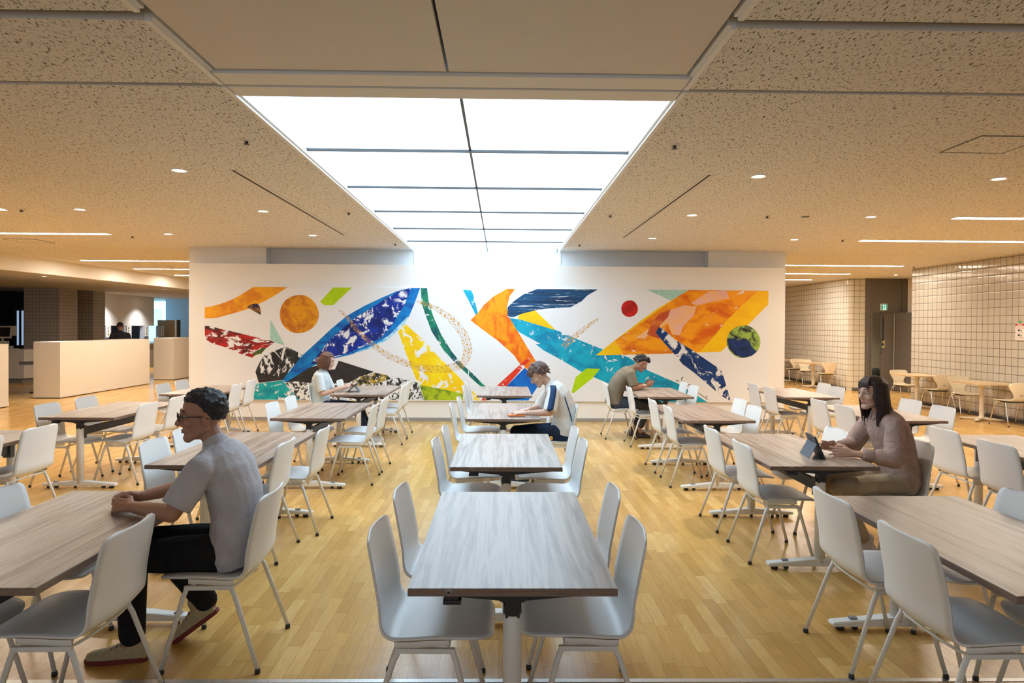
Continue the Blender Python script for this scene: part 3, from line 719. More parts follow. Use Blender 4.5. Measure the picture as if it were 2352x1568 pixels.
('DOTS',[(-2.688,1.782),(-2.634,1.707),(-2.581,1.746),(-2.642,1.821)]),
('DOTS',[(-2.634,1.707),(-2.572,1.617),(-2.517,1.66),(-2.581,1.746)]),
('DOTS',[(-2.572,1.617),(-2.498,1.524),(-2.444,1.576),(-2.517,1.66)]),
('DOTS',[(-2.498,1.524),(-2.407,1.434),(-2.354,1.494),(-2.444,1.576)]),
('DOTS',[(-2.407,1.434),(-2.306,1.346),(-2.252,1.412),(-2.354,1.494)]),
('DOTS',[(-2.306,1.346),(-2.21,1.266),(-2.154,1.337),(-2.252,1.412)]),
('DOTS',[(-2.21,1.266),(-2.13,1.2),(-2.072,1.276),(-2.154,1.337)]),
('DOTS',[(-2.13,1.2),(-2.052,1.14),(-1.997,1.225),(-2.072,1.276)]),
('DOTS',[(-2.052,1.14),(-1.956,1.082),(-1.909,1.177),(-1.997,1.225)]),
('DOTS',[(-1.956,1.082),(-1.829,1.023),(-1.787,1.125),(-1.909,1.177)]),
('DOTS',[(-1.829,1.023),(-1.688,0.967),(-1.648,1.075),(-1.787,1.125)]),
('DOTS',[(-1.688,0.967),(-1.568,0.921),(-1.528,1.035),(-1.648,1.075)]),
('DOTS',[(-1.568,0.921),(-1.485,0.891),(-1.448,1.011),(-1.528,1.035)]),
('DOTS',[(-1.485,0.891),(-1.418,0.87),(-1.39,0.998),(-1.448,1.011)]),
('DOTS',[(-1.418,0.87),(-1.345,0.855),(-1.328,0.99),(-1.39,0.998)]),
('DOTS',[(-1.345,0.855),(-1.257,0.847),(-1.25,0.983),(-1.328,0.99)]),
('DOTS',[(-1.257,0.847),(-1.165,0.845),(-1.165,0.981),(-1.25,0.983)]),
('DOTS',[(-1.165,0.845),(-1.074,0.846),(-1.08,0.983),(-1.165,0.981)]),
('DOTS',[(-1.074,0.846),(-0.982,0.852),(-0.993,0.987),(-1.08,0.983)]),
('DOTS',[(-0.982,0.852),(-0.888,0.861),(-0.907,0.996),(-0.993,0.987)]),
('DOTS',[(-0.888,0.861),(-0.804,0.876),(-0.831,1.009),(-0.907,0.996)]),
('DOTS',[(-0.804,0.876),(-0.731,0.892),(-0.768,1.023),(-0.831,1.009)]),
('DOTS',[(-0.731,0.892),(-0.659,0.918),(-0.723,1.038),(-0.768,1.023)]),
('DOTS',[(-0.659,0.918),(-0.593,0.969),(-0.696,1.058),(-0.723,1.038)]),
('DOTS',[(-0.593,0.969),(-0.543,1.044),(-0.677,1.102),(-0.696,1.058)]),
('DOTS',[(-0.543,1.044),(-0.511,1.13),(-0.663,1.165),(-0.677,1.102)]),
('DOTS',[(-0.511,1.13),(-0.493,1.216),(-0.659,1.227),(-0.663,1.165)]),
('DOTS',[(-0.493,1.216),(-0.497,1.299),(-0.657,1.283),(-0.659,1.227)]),
('DOTS',[(-0.497,1.299),(-0.514,1.38),(-0.665,1.342),(-0.657,1.283)]),
('DOTS',[(-0.514,1.38),(-0.541,1.457),(-0.682,1.403),(-0.665,1.342)]),
('DOTS',[(-0.541,1.457),(-0.576,1.534),(-0.71,1.464),(-0.682,1.403)]),
('DOTS',[(-0.576,1.534),(-0.621,1.61),(-0.747,1.526),(-0.71,1.464)]),
('DOTS',[(-0.621,1.61),(-0.676,1.685),(-0.793,1.59),(-0.747,1.526)]),
('DOTS',[(-0.676,1.685),(-0.746,1.757),(-0.848,1.66),(-0.793,1.59)]),
('DOTS',[(-0.746,1.757),(-0.825,1.828),(-0.914,1.732),(-0.848,1.66)]),
('DOTS',[(-0.825,1.828),(-0.906,1.891),(-0.981,1.796),(-0.914,1.732)]),
('DOTS',[(-0.906,1.891),(-0.984,1.942),(-1.045,1.849),(-0.981,1.796)]),
('DOTS',[(-0.984,1.942),(-1.063,1.984),(-1.112,1.896),(-1.045,1.849)]),
('DOTS',[(-1.063,1.984),(-1.15,2.022),(-1.188,1.94),(-1.112,1.896)]),
('DOTS',[(-1.15,2.022),(-1.259,2.059),(-1.286,1.988),(-1.188,1.94)]),
('DOTS',[(-1.259,2.059),(-1.374,2.092),(-1.394,2.035),(-1.286,1.988)]),
('DOTS',[(-1.374,2.092),(-1.456,2.113),(-1.471,2.07),(-1.394,2.035)]),
('DOTS',[(1.698,1.821),(1.638,1.787),(1.664,1.75),(1.716,1.796)]),
('DOTS',[(1.638,1.787),(1.553,1.736),(1.588,1.687),(1.664,1.75)]),
('DOTS',[(1.553,1.736),(1.467,1.682),(1.512,1.621),(1.588,1.687)]),
('DOTS',[(1.467,1.682),(1.387,1.629),(1.439,1.56),(1.512,1.621)]),
('DOTS',[(1.387,1.629),(1.305,1.573),(1.365,1.497),(1.439,1.56)]),
('DOTS',[(1.305,1.573),(1.228,1.516),(1.298,1.436),(1.365,1.497)]),
('DOTS',[(1.228,1.516),(1.156,1.452),(1.234,1.372),(1.298,1.436)]),
('DOTS',[(1.156,1.452),(1.091,1.389),(1.174,1.308),(1.234,1.372)]),
('DOTS',[(1.091,1.389),(1.046,1.347),(1.133,1.262),(1.174,1.308)]),
]

WHITE_PAINT = (0.83, 0.83, 0.84)
PAINTS = {  # colour, second colour, white share 0..1, scale, stretch (x, z), slant
    'amber': ((0.88, 0.40, 0.008), (0.70, 0.22, 0.008), 0.0, 5, (1, 1), 0), 'night': ((0.012, 0.012, 0.05), (0.55, 0.25, 0.02), 0.0, 9, (1, 1), 0.5),
    'ochre': ((0.78, 0.34, 0.006), (0.52, 0.15, 0.01), 0.04, 7, (1, 1), 0), 'mint': ((0.42, 0.68, 0.60), (0.33, 0.60, 0.53), 0.05, 40, (1, 1), 0),
    'crimson': ((0.48, 0.015, 0.010), (0.05, 0.004, 0.008), 0.45, 4.5, (1, 2.2), 0.7), 'moss': ((0.10, 0.17, 0.02), (0.04, 0.07, 0.01), 0.1, 12, (1, 1), 0.5),
    'lime': ((0.47, 0.70, 0.0), (0.40, 0.62, 0.0), 0.02, 6, (1, 1), 0), 'charcoal': ((0.020, 0.018, 0.020), (0.035, 0.03, 0.03), 0.14, 7, (1, 3), 0.5),
    'rock': ((0.016, 0.016, 0.017), (0.04, 0.04, 0.04), 0.46, 5, (1.6, 1), 0.7), 'granite': ((0.02, 0.02, 0.02), (0.10, 0.09, 0.08), 0.55, 13, (1, 1), 0.5),
    'lichen': ((0.03, 0.03, 0.02), (0.55, 0.38, 0.03), 0.42, 16, (1, 1), 0.5), 'turquoise': ((0.008, 0.42, 0.45), (0.0, 0.27, 0.36), 0.40, 6, (1, 1.4), 0.3),
    'azure': ((0.0, 0.22, 0.60), (0.0, 0.10, 0.42), 0.06, 5, (1, 2), 0.8), 'ice': ((0.50, 0.78, 0.90), (0.10, 0.45, 0.75), 0.35, 6, (1, 4), 0.6),
    'cobalt': ((0.004, 0.03, 0.33), (0.002, 0.012, 0.13), 0.44, 5.5, (1, 1), 0.4), 'yellow': ((0.97, 0.70, 0.0), (0.92, 0.58, 0.0), 0.42, 4.2, (1, 1), 0.4),
    'yellow2': ((0.96, 0.60, 0.0), (0.93, 0.50, 0.0), 0.16, 4, (0.7, 1.6), 0.3), 'olive': ((0.45, 0.55, 0.01), (0.12, 0.22, 0.01), 0.0, 8, (1, 1), 0),
    'fern': ((0.008, 0.24, 0.12), (0.003, 0.05, 0.10), 0.36, 5, (1.5, 1), 0.7), 'lagoon': ((0.004, 0.40, 0.57), (0.0, 0.24, 0.42), 0.33, 6, (1, 1), 0.3),
    'tangerine': ((0.95, 0.34, 0.0), (0.86, 0.13, 0.0), 0.0, 5, (1.6, 1), 0.5), 'brush': ((0.008, 0.075, 0.18), (0.004, 0.025, 0.08), 0.36, 3, (0.5, 9), -0.25),
    'sunset': ((0.93, 0.36, 0.003), (0.72, 0.13, 0.0), 0.30, 4, (0.8, 1.4), 0.4), 'blush': ((0.84, 0.47, 0.39), (0.90, 0.50, 0.20), 0.10, 4, (1, 1.5), 0.5),
    'brick': ((0.52, 0.07, 0.02), (0.70, 0.20, 0.03), 0.1, 8, (1, 1), 0.4), 'scarlet': ((0.80, 0.045, 0.01), (0.70, 0.03, 0.01), 0.34, 6, (1, 2), 0.7),
    'scarlet2': ((0.58, 0.012, 0.006), (0.40, 0.005, 0.005), 0.14, 8, (1, 1), 0.4), 'navy': ((0.004, 0.045, 0.20), (0.003, 0.03, 0.13), 0.46, 4.5, (1, 1), 0.6),
    'navy2': ((0.004, 0.03, 0.15), (0.004, 0.012, 0.06), 0.12, 9, (1, 1), 0.4), 'meadow': ((0.33, 0.50, 0.08), (0.01, 0.01, 0.03), 0.30, 11, (1, 1), 0.6),
    'royal': ((0.0, 0.09, 0.45), (0.0, 0.17, 0.62), 0.06, 4, (1, 1), 0.4), 'ink': ((0.02, 0.015, 0.015), (0.03, 0.02, 0.02), 0.0, 9, (1, 1), 0)}
def paint(key, dots=False):
    t = NT('paint_' + (key or 'ground') + ('_gold_dots' if dots else ''))
    if key:
        c1, c2, wh, sc, st, sl = PAINTS[key]
        co = t.coords((st[0], 1, st[1]), (0, sl, 0))
        a = t.noise(co, sc * 0.55, 5.0, 0.62, 0.5)
        col = t.mix(t.step(a, 0.44, 0.60), c1, c2)
        if wh > 0:
            b = t.noise(t.coords((st[0], 1, st[1]), (0, sl, 0), loc=(3.3, 0, 7.7)), sc, 6.0, 0.66, 0.8)
            th = 0.80 - 0.60 * wh
            if wh < 0.02: th = 0.9
            col = t.mix(t.step(b, th, th + 0.03), col, WHITE_PAINT)
    else:
        col = t.mix(t.noise(t.coords(), 3.0), WHITE_PAINT, tuple(x * 0.98 for x in WHITE_PAINT))
    if dots:
        for sc, r, cc in ((58, 0.30, (0.50, 0.25, 0.06)), (13, 0.20, (0.66, 0.34, 0.05))):
            v = t.n('ShaderNodeTexVoronoi', feature='F1', voronoi_dimensions='2D')
            sp = t.n('ShaderNodeSeparateXYZ'); t.l(t.coords(), sp.inputs[0]); cx = t.n('ShaderNodeCombineXYZ'); t.l(sp.outputs[0], cx.inputs[0]); t.l(sp.outputs[2], cx.inputs[1])
            t.l(cx.outputs[0], v.inputs['Vector']); v.inputs['Scale'].default_value = sc
            v.inputs['Randomness'].default_value = 0.8
            col = t.mix(t.math('LESS_THAN', v.outputs['Distance'], r), col, cc)
    return t.base(col, 0.55, 0.35)

def build_mural():
    X0, X1, Z0, Z1 = -5.112, 4.682, 0.357, 2.313
    verts, faces, keys = [], [], []
    def add(poly, key):
        pp = []
        for x, z in poly:
            p = (min(max(x, X0), X1), min(max(z, Z0), Z1))
            if not pp or (abs(p[0] - pp[-1][0]) + abs(p[1] - pp[-1][1])) > 1e-4: pp.append(p)
        if len(pp) < 3: return
        ar = sum(pp[i][0] * pp[(i + 1) % len(pp)][1] - pp[(i + 1) % len(pp)][0] * pp[i][1] for i in range(len(pp)))
        if abs(ar) < 1e-7: return
        if ar < 0: pp.reverse()
        s = len(verts); verts.extend(Vector(p) for p in pp); faces.append(list(range(s, s + len(pp)))); keys.append(key)
    add([(X0, Z0), (X1, Z0), (X1, Z1), (X0, Z1)], None)
    for k, poly in MURAL_SHAPES: add(poly, k)
    ov, oe, of, _, _, orig = delaunay_2d_cdt(verts, [], faces, 1, 1e-5)
    b = bm_new(); mats = {}; order = []
    cx = (X0 + X1) / 2
    bv = [b.verts.new((p[0] - cx, 0, p[1])) for p in ov]
    for f, og in zip(of, orig):
        ks = [keys[i] for i in og]
        tops = [(i, keys[i]) for i in og if keys[i] != 'DOTS']
        top = max(tops, key=lambda a: a[0])[1] if tops else None
        key = (top, 'DOTS' in ks)
        if key not in mats:
            mats[key] = len(order); order.append(paint(*key))
        try:
            fc = b.faces.new([bv[i] for i in f])
        except ValueError: continue
        fc.material_index = mats[key]
    b.normal_update()
    for f in b.faces:
        if f.normal.y > 0: f.normal_flip()
    ext = bmesh.ops.extrude_edge_only(b, edges=[e for e in b.edges if len(e.link_faces) == 1])
    nv = [v for v in ext['geom'] if isinstance(v, bmesh.types.BMVert)]
    for v in nv: v.co.y += 0.034
    g = mats.get((None, False), 0)
    for f in ext['geom']:
        if isinstance(f, bmesh.types.BMFace): f.material_index = g
    tag(obj('mural', b, order, loc=(cx, 11.865, 0)), 'wide abstract mural of bright painted shapes on the white wall', 'mural')
build_mural()

# ------------------------------------------------------------------ shell chairs
def shell_grid(prof, widths, bow, nv=15, th=0.009):
    """prof: (x,z) along the shell from seat lip to back top; widths: half widths; bow: forward bow of the side edges"""
    n = len(prof)
    rows = []
    for i, ((x, z), w, c) in enumerate(zip(prof, widths, bow)):
        a = prof[max(i - 1, 0)]; d = prof[min(i + 1, n - 1)]
        tx, tz = d[0] - a[0], d[1] - a[1]; l = math.hypot(tx, tz) or 1
        nx, nz = -tz / l, tx / l            # towards the sitter
        if nx * 1 + nz * 1 < 0: nx, nz = -nx, -nz
        row = []
        for j in range(nv):
            s = -1 + 2 * j / (nv - 1)
            k = c * s * s
            row.append((Vector((x + nx * k, s * w, z + nz * k)), Vector((nx, 0, nz))))
        rows.append(row)
    return rows

def shell_mesh(rows, th, skirt=None):
    b = bm_new(); nv = len(rows[0])
    top = [[b.verts.new(p + q * th * 0.5) for p, q in r] for r in rows]
    bot = [[b.verts.new(p - q * th * 0.5) for p, q in r] for r in rows]
    n = len(rows)
    for i in range(n - 1):
        for j in range(nv - 1):
            b.faces.new((top[i][j], top[i + 1][j], top[i + 1][j + 1], top[i][j + 1]))
            b.faces.new((bot[i][j], bot[i][j + 1], bot[i + 1][j + 1], bot[i + 1][j]))
    for j in range(nv - 1):
        b.faces.new((top[0][j], top[0][j + 1], bot[0][j + 1], bot[0][j]))
        b.faces.new((top[-1][j], bot[-1][j], bot[-1][j + 1], top[-1][j + 1]))
    for i in range(n - 1):
        for j, flip in ((0, False), (nv - 1, True)):
            f = (top[i][j], bot[i][j], bot[i + 1][j], top[i + 1][j])
            b.faces.new(f if not flip else f[::-1])
    if skirt:
        xa, xb, dz, inn = skirt
        for j, s in ((0, -1), (nv - 1, 1)):
            idx = [i for i in range(n) if xa <= rows[i][0][0].x <= xb and rows[i][0][0].z < 0.47]
            a = [bot[i][j] for i in idx]; c = [top[i][j] for i in idx]
            a2 = [b.verts.new((v.co.x, v.co.y - s * (inn + 0.006), v.co.z - dz)) for v in a]
            c2 = [b.verts.new((v.co.x, v.co.y - s * inn, v.co.z - dz - 0.008)) for v in c]
            for k in range(len(idx) - 1):
                b.faces.new((c[k], c2[k], c2[k + 1], c[k + 1])); b.faces.new((a[k], a[k + 1], a2[k + 1], a2[k])); b.faces.new((a2[k], a2[k + 1], c2[k + 1], c2[k]))
            for k in (0, len(idx) - 1): b.faces.new((a[k], a2[k], c2[k], c[k]))
    bmesh.ops.recalc_face_normals(b, faces=b.faces)
    return b

def catmull(pts, n):
    out = []
    m = len(pts) - 1
    for q in range(n):
        u = q / (n - 1) * m; i = min(int(u), m - 1); k = u - i
        P = [pts[max(i - 1, 0)], pts[i], pts[i + 1], pts[min(i + 2, m)]]
        out.append(tuple(0.5 * (2 * P[1][d] + (P[2][d] - P[0][d]) * k + (2 * P[0][d] - 5 * P[1][d] + 4 * P[2][d] - P[3][d]) * k * k + (-P[0][d] + 3 * P[1][d] - 3 * P[2][d] + P[3][d]) * k ** 3) for d in range(len(P[0]))))
    return out

def make_chair():
    t = thing('shell_chair', 'x', 'chair', group='white shell chairs at the long tables')
    # x, z, half width, bow
    key = [(0.274, 0.410, 0.095, 0.0), (0.266, 0.426, 0.155, 0.0), (0.240, 0.439, 0.196, 0.0), (0.185, 0.446, 0.221, 0.002), (0.10, 0.445, 0.229, 0.005),
           (0.02, 0.440, 0.230, 0.008), (-0.06, 0.433, 0.230, 0.010), (-0.118, 0.432, 0.229, 0.013), (-0.158, 0.450, 0.227, 0.018), (-0.180, 0.489, 0.226, 0.022),
           (-0.190, 0.56, 0.224, 0.026), (-0.206, 0.64, 0.221, 0.028), (-0.220, 0.72, 0.216, 0.026), (-0.230, 0.775, 0.209, 0.024), (-0.2345, 0.800, 0.196, 0.022), (-0.237, 0.812, 0.170, 0.020), (-0.238, 0.818, 0.130, 0.018)]
    q = catmull(key, 46)
    rows = shell_grid([(a[0], a[1]) for a in q], [a[2] for a in q], [a[3] for a in q])
    b = shell_mesh(rows, 0.010, skirt=(-0.105, 0.135, 0.027, 0.001))
    obj('seat_shell', b, M['shell'], t, smooth=True)
    for s in (-1, 1):
        b = bm_new(); box(b, -0.10, 0.13, s * 0.214 - 0.010, s * 0.214 + 0.010, 0.388, 0.408, bev=0.004); obj('side_rail', b, M['white_metal'], t)
        for xa, xb in ((0.120, 0.225), (-0.092, -0.225)):
            b = bm_new()
            tube(b, [(xa - (xb - xa) * 0.10, s * 0.205, 0.402), (xa, s * 0.214, 0.392), (xa + (xb - xa) * 0.12, s * 0.2175, 0.36), (xb, s * 0.244, 0.018)], [0.0105, 0.0115, 0.0115, 0.010], 10)
            g = obj('leg', b, M['white_metal'], t)
            b = bm_new(); lathe(b, [(0.0105, 0.0), (0.0135, 0.003), (0.0135, 0.014), (0.0115, 0.024)], 12, cx=xb, cy=s * 0.2445); obj('foot_cap', b, M['black'], g)
    b = bm_new()
    pts = [(-0.086, -0.205, 0.400), (-0.104, -0.175, 0.403), (-0.122, -0.10, 0.409), (-0.128, 0, 0.411), (-0.122, 0.10, 0.409), (-0.104, 0.175, 0.403), (-0.086, 0.205, 0.400)]
    tube(b, catmull(pts, 22), 0.0065, 8); obj('rear_brace', b, M['white_metal'], t)
    b = bm_new()
    tube(b, [(0.10, -0.21, 0.402), (0.10, 0.21, 0.402)], 0.008, 8); obj('cross_bar', b, M['white_metal'], t)
    return t

# ------------------------------------------------------------------ long folding tables
TL, TW, TH = 1.425, 0.75, 0.72
def make_table():
    t = thing('long_table', 'x', 'table', group='long wood-top tables on castor feet')
    b = bm_new()
    fs = box(b, -TW / 2, TW / 2, -TL / 2, TL / 2, TH - 0.028, TH)
    for f in fs:
        f.normal_update(); f.material_index = 0 if f.normal.z > 0.5 else 1
    es = [e for e in b.edges if all(v.co.z > TH - 0.001 for v in e.verts)]
    bmesh.ops.bevel(b, geom=es, offset=0.0022, segments=2, affect='EDGES')
    top = obj('table_top', b, [M['table_top'], M['table_edge']], t)
    # small dark triangular mark with its white outline on the end edge
    y = -TL / 2
    b = bm_new(); x = -0.229
    prism(b, [(x - 0.0125, TH - 0.0045), (x + 0.0125, TH - 0.0045), (x, TH - 0.0255)][::-1], y - 0.0008, y + 0.001, 0, axis='y'); m = obj('edge_mark', b, M['paper'], top)
    b = bm_new()
    prism(b, [(x - 0.0105, TH - 0.0056), (x + 0.0105, TH - 0.0056), (x, TH - 0.0236)][::-1], y - 0.0014, y + 0.0005, 0, axis='y'); obj('mark_face', b, M['black'], top)
    b = bm_new()
    for k in range(4): box(b, x - 0.0068 + k * 0.0035, x - 0.0046 + k * 0.0035, y - 0.0018, y - 0.001, TH - 0.0098, TH - 0.0070)
    obj('mark_letters', b, M['paper'], top)
    for s in (-1, 1):
        yc = s * 0.645
        b = bm_new()   # spread arm under the top
        prism(b, [(-0.30, TH - 0.0285), (-0.30, TH - 0.036), (-0.05, TH - 0.058), (-0.035, TH - 0.066), (0.035, TH - 0.066), (0.05, TH - 0.058), (0.30, TH - 0.036), (0.30, TH - 0.0285)], yc - 0.03, yc + 0.03, axis='y')
        box(b, -0.026, 0.026, yc - 0.028, yc + 0.028, TH - 0.125, TH - 0.06, bev=0.004)
        obj('support_arm', b, M['black'], t)
        b = bm_new(); lathe(b, [(0.0, 0.05), (0.034, 0.05), (0.034, 0.598), (0.031, 0.604), (0.0, 0.604)][1:4], 24, cx=0, cy=yc); obj('column', b, M['white_metal'], t)
        b = bm_new(); box(b, -0.034, 0.034, yc - s * 0.03 - 0.028, yc - s * 0.03 + 0.028, 0.50, 0.625, bev=0.006); obj('hinge_block', b, M['dark_metal'], t)
        # low foot bar, thick in the middle and thin at the ends
        b = bm_new()
        w = 0.366
        prism(b, [(-w, 0.026), (w, 0.026), (w, 0.048), (0.06, 0.075), (-0.06, 0.075), (-w, 0.048)], yc - 0.032, yc + 0.032, axis='y')
        bmesh.ops.bevel(b, geom=list(b.edges), offset=0.006, segments=2, affect='EDGES')
        ft = obj('foot', b, M['white_metal'], t)
        for x in (-0.31, 0.31):
            b = bm_new(); lathe(b, [(0.022, 0.001), (0.024, 0.008), (0.024, 0.02), (0.012, 0.028)], 14, cx=x, cy=yc + 0.008); obj('glide', b, M['black'], ft)
        for x in (-0.235, 0.235):
            b = bm_new(); tube(b, [(x, yc - 0.016, 0.0155), (x, yc + 0.016, 0.0155)], 0.015, 12); obj('castor', b, M['black'], ft)
        b = bm_new(); box(b, -0.262, -0.222, yc - 0.014, yc + 0.016, 0.052, 0.070, bev=0.003); obj('brake_pedal', b, M['grey_plastic'], ft)
    b = bm_new(); box(b, -0.016, 0.016, -0.60, 0.60, 0.53, 0.605, bev=0.003); obj('beam', b, M['dark_metal'], t)
    b = bm_new(); box(b, -0.245, -0.195, -0.70, -0.62, TH - 0.052, TH - 0.0285, bev=0.004); box(b, -0.25, -0.185, -0.705, -0.66, TH - 0.062, TH - 0.046, bev=0.004)
    obj('release_lever', b, M['black'], t)
    return t

ROWN = {'P': 'far left row', 'L': 'left row', 'C': 'middle row', 'R': 'right row', 'Q': 'far right row'}
ORD = {1: 'nearest', 2: 'second', 3: 'third', 4: 'farthest'}
# id: x, y, turn, flip (mark at the right-hand end)
TABLES = {'C1': (0.049, 3.137, 0, 0), 'C2': (0.042, 5.237, 0, 0), 'C3': (0.03, 7.607, 0, 1), 'C4': (0.053, 9.94, 0, 0),
          'R1': (2.19, 3.068, 0, 0), 'R2': (2.206, 5.298, 0, 0), 'R3': (2.193, 7.564, 0.026, 0), 'R4': (2.262, 9.903, -0.022, 1),
          'Q1': (4.21, 5.28, 0, 0), 'Q2': (4.205, 7.607, 0, 0), 'Q3': (4.241, 9.908, 0, 1),
          'L1': (-2.012, 3.141, 0, 1), 'L2': (-1.986, 5.273, 0, 1), 'L3': (-1.937, 7.591, 0, 1), 'L4': (-1.935, 9.985, 0, 1),
          'P1': (-4.234, 5.327, 0, 0), 'P2': (-4.231, 7.582, 0, 0), 'P3': (-4.193, 9.915, 0, 0)}
def tname(i):
    n = int(i[1])
    if i[0] in 'QP' : n = {1: 1, 2: 2, 3: 4}[n]
    return '%s table of the %s' % (ORD[n] if not (i[0] in 'QP' and n == 4) else 'farthest', ROWN[i[0]])
TEXTRA = {'L1': 'with clasped hands on it', 'R2': 'with a propped tablet near its end', 'L4': 'with a tablet by the mural', 'C3': 'with an orange case on it', 'R4': 'before the mural'}
def build_tables():
    proto = make_table()
    for k, (i, (x, y, a, fl)) in enumerate(TABLES.items()):
        n = int(i[1]); o4 = 'farthest' if (n == 4 or (i[0] in 'QP' and n == 3)) else ORD[n]
        lab = 'long wood-top table, %s in the %s' % (o4, ROWN[i[0]]) + (' ' + TEXTRA[i] if i in TEXTRA else '')
        rz = a + (PI if fl else 0)
        if k == 0: proto.location = (x, y, 0); proto.rotation_euler = (0, 0, rz); proto['label'] = lab
        else: dup(proto, (x, y, 0), rz, lab)
build_tables()

# chairs: table, x centre, y centre, facing (+1 faces right, -1 faces left), near/far end, extra words
CH = [('C1', -0.295, 2.85, 1, 'near'), ('C1', -0.295, 3.50, 1, 'far'), ('C1', 0.365, 2.87, -1, 'near'), ('C1', 0.375, 3.52, -1, 'far'),
      ('C2', -0.262, 5.02, 1, 'near'), ('C2', -0.245, 5.655, 1, 'far'), ('C2', 0.40, 5.02, -1, 'near'), ('C2', 0.405, 5.63, -1, 'far'),
      ('C3', -0.315, 7.40, 1, 'near'), ('C3', -0.275, 8.04, 1, 'far'), ('C3', 0.595, 7.36, -1, 'near'), ('C3', 0.40, 8.03, -1, 'far'),
      ('C4', -0.305, 9.66, 1, 'near'), ('C4', -0.285, 10.30, 1, 'far'),
      ('L1', -2.31, 2.80, 1, 'near'), ('L1', -2.315, 3.46, 1, 'far'), ('L1', -1.755, 2.87, -1, 'near'), ('L1', -1.375, 3.485, -1, 'far'),
      ('L2', -2.30, 4.98, 1, 'near'), ('L2', -2.34, 5.56, 1, 'far'), ('L2', -1.76, 4.965, -1, 'near'), ('L2', -1.66, 5.615, -1, 'far'),
      ('L3', -2.255, 7.40, 1, 'near'), ('L3', -2.255, 8.04, 1, 'far'), ('L3', -1.555, 7.315, -1, 'near'), ('L3', -1.55, 7.95, -1, 'far'),
      ('L4', -2.47, 9.75, 1, 'near'), ('L4', -2.26, 10.53, 1, 'far'), ('L4', -1.59, 9.74, -1, 'near'), ('L4', -1.60, 10.38, -1, 'far'),
      ('P1', -3.975, 5.02, -1, 'near'), ('P1', -3.96, 5.63, -1, 'far'),
      ('P2', -4.53, 7.21, 1, 'near'), ('P2', -4.56, 7.93, 1, 'far'), ('P2', -3.95, 7.31, -1, 'near'), ('P2', -3.97, 8.03, -1, 'far'),
      ('P3', -4.55, 9.70, 1, 'near'), ('P3', -4.58, 10.32, 1, 'far'), ('P3', -3.95, 9.74, -1, 'near'), ('P3', -4.0, 10.45, -1, 'far'),
      ('R1', 1.895, 2.80, 1, 'near'), ('R1', 1.895, 3.43, 1, 'far'), ('R1', 2.48, 2.80, -1, 'near'), ('R1', 2.475, 3.41, -1, 'far'),
      ('R2', 1.985, 4.98, 1, 'near'), ('R2', 1.985, 5.71, 1, 'far'), ('R2', 2.905, 5.05, -1, 'near'), ('R2', 2.60, 5.66, -1, 'far'),
      ('R3', 1.995, 7.25, 1, 'near'), ('R3', 1.985, 7.955, 1, 'far'), ('R3', 2.53, 7.31, -1, 'near'), ('R3', 2.62, 8.00, -1, 'far'),
      ('R4', 2.03, 9.64, 1, 'near'), ('R4', 1.785, 10.29, 1, 'far'), ('R4', 2.60, 9.86, -1, 'near'), ('R4', 2.60, 10.42, -1, 'far'),
      ('Q1', 3.905, 5.02, 1, 'near'), ('Q1', 3.955, 5.70, 1, 'far'),
      ('Q2', 3.965, 7.41, 1, 'near'), ('Q2', 3.965, 8.0, 1, 'far'), ('Q2', 4.62, 7.36, -1, 'near'), ('Q2', 4.68, 8.04, -1, 'far'),
      ('Q3', 4.04, 9.68, 1, 'near'), ('Q3', 4.06, 10.36, 1, 'far'), ('Q3', 4.65, 9.76, -1, 'near'), ('Q3', 4.76, 10.40, -1, 'far')]
SITS = {('L1', -1, 'far'): 'pulled out under the man in glasses', ('R2', -1, 'near'): 'under the long-haired woman', ('C3', -1, 'near'): 'under the person in the striped-sleeve tee',
        ('R4', 1, 'far'): 'under the man in the olive tee', ('L4', 1, 'near'): 'under the bob-haired woman'}
def build_chairs():
    proto = make_chair(); r = random.Random(4)
    for k, (i, x, y, d, e) in enumerate(CH):
        n = int(i[1]); o4 = 'farthest' if (n == 4 or (i[0] in 'QP' and n == 3)) else ORD[n]
        if (i, d, e) in SITS: lab = 'white shell chair ' + SITS[(i, d, e)]
        else: lab = 'white shell chair at %s-%s corner of %s %s table' % (e, 'left' if d > 0 else 'right', o4, ROWN[i[0]].replace(' row', '-row').replace('far left', 'far-left').replace('far right', 'far-right'))
        rz = (0 if d > 0 else PI) + r.uniform(-0.03, 0.03)
        if k == 0: proto.location = (x, y, 0); proto.rotation_euler = (0, 0, rz); proto['label'] = lab
        else: dup(proto, (x, y, 0), rz, lab)
build_chairs()

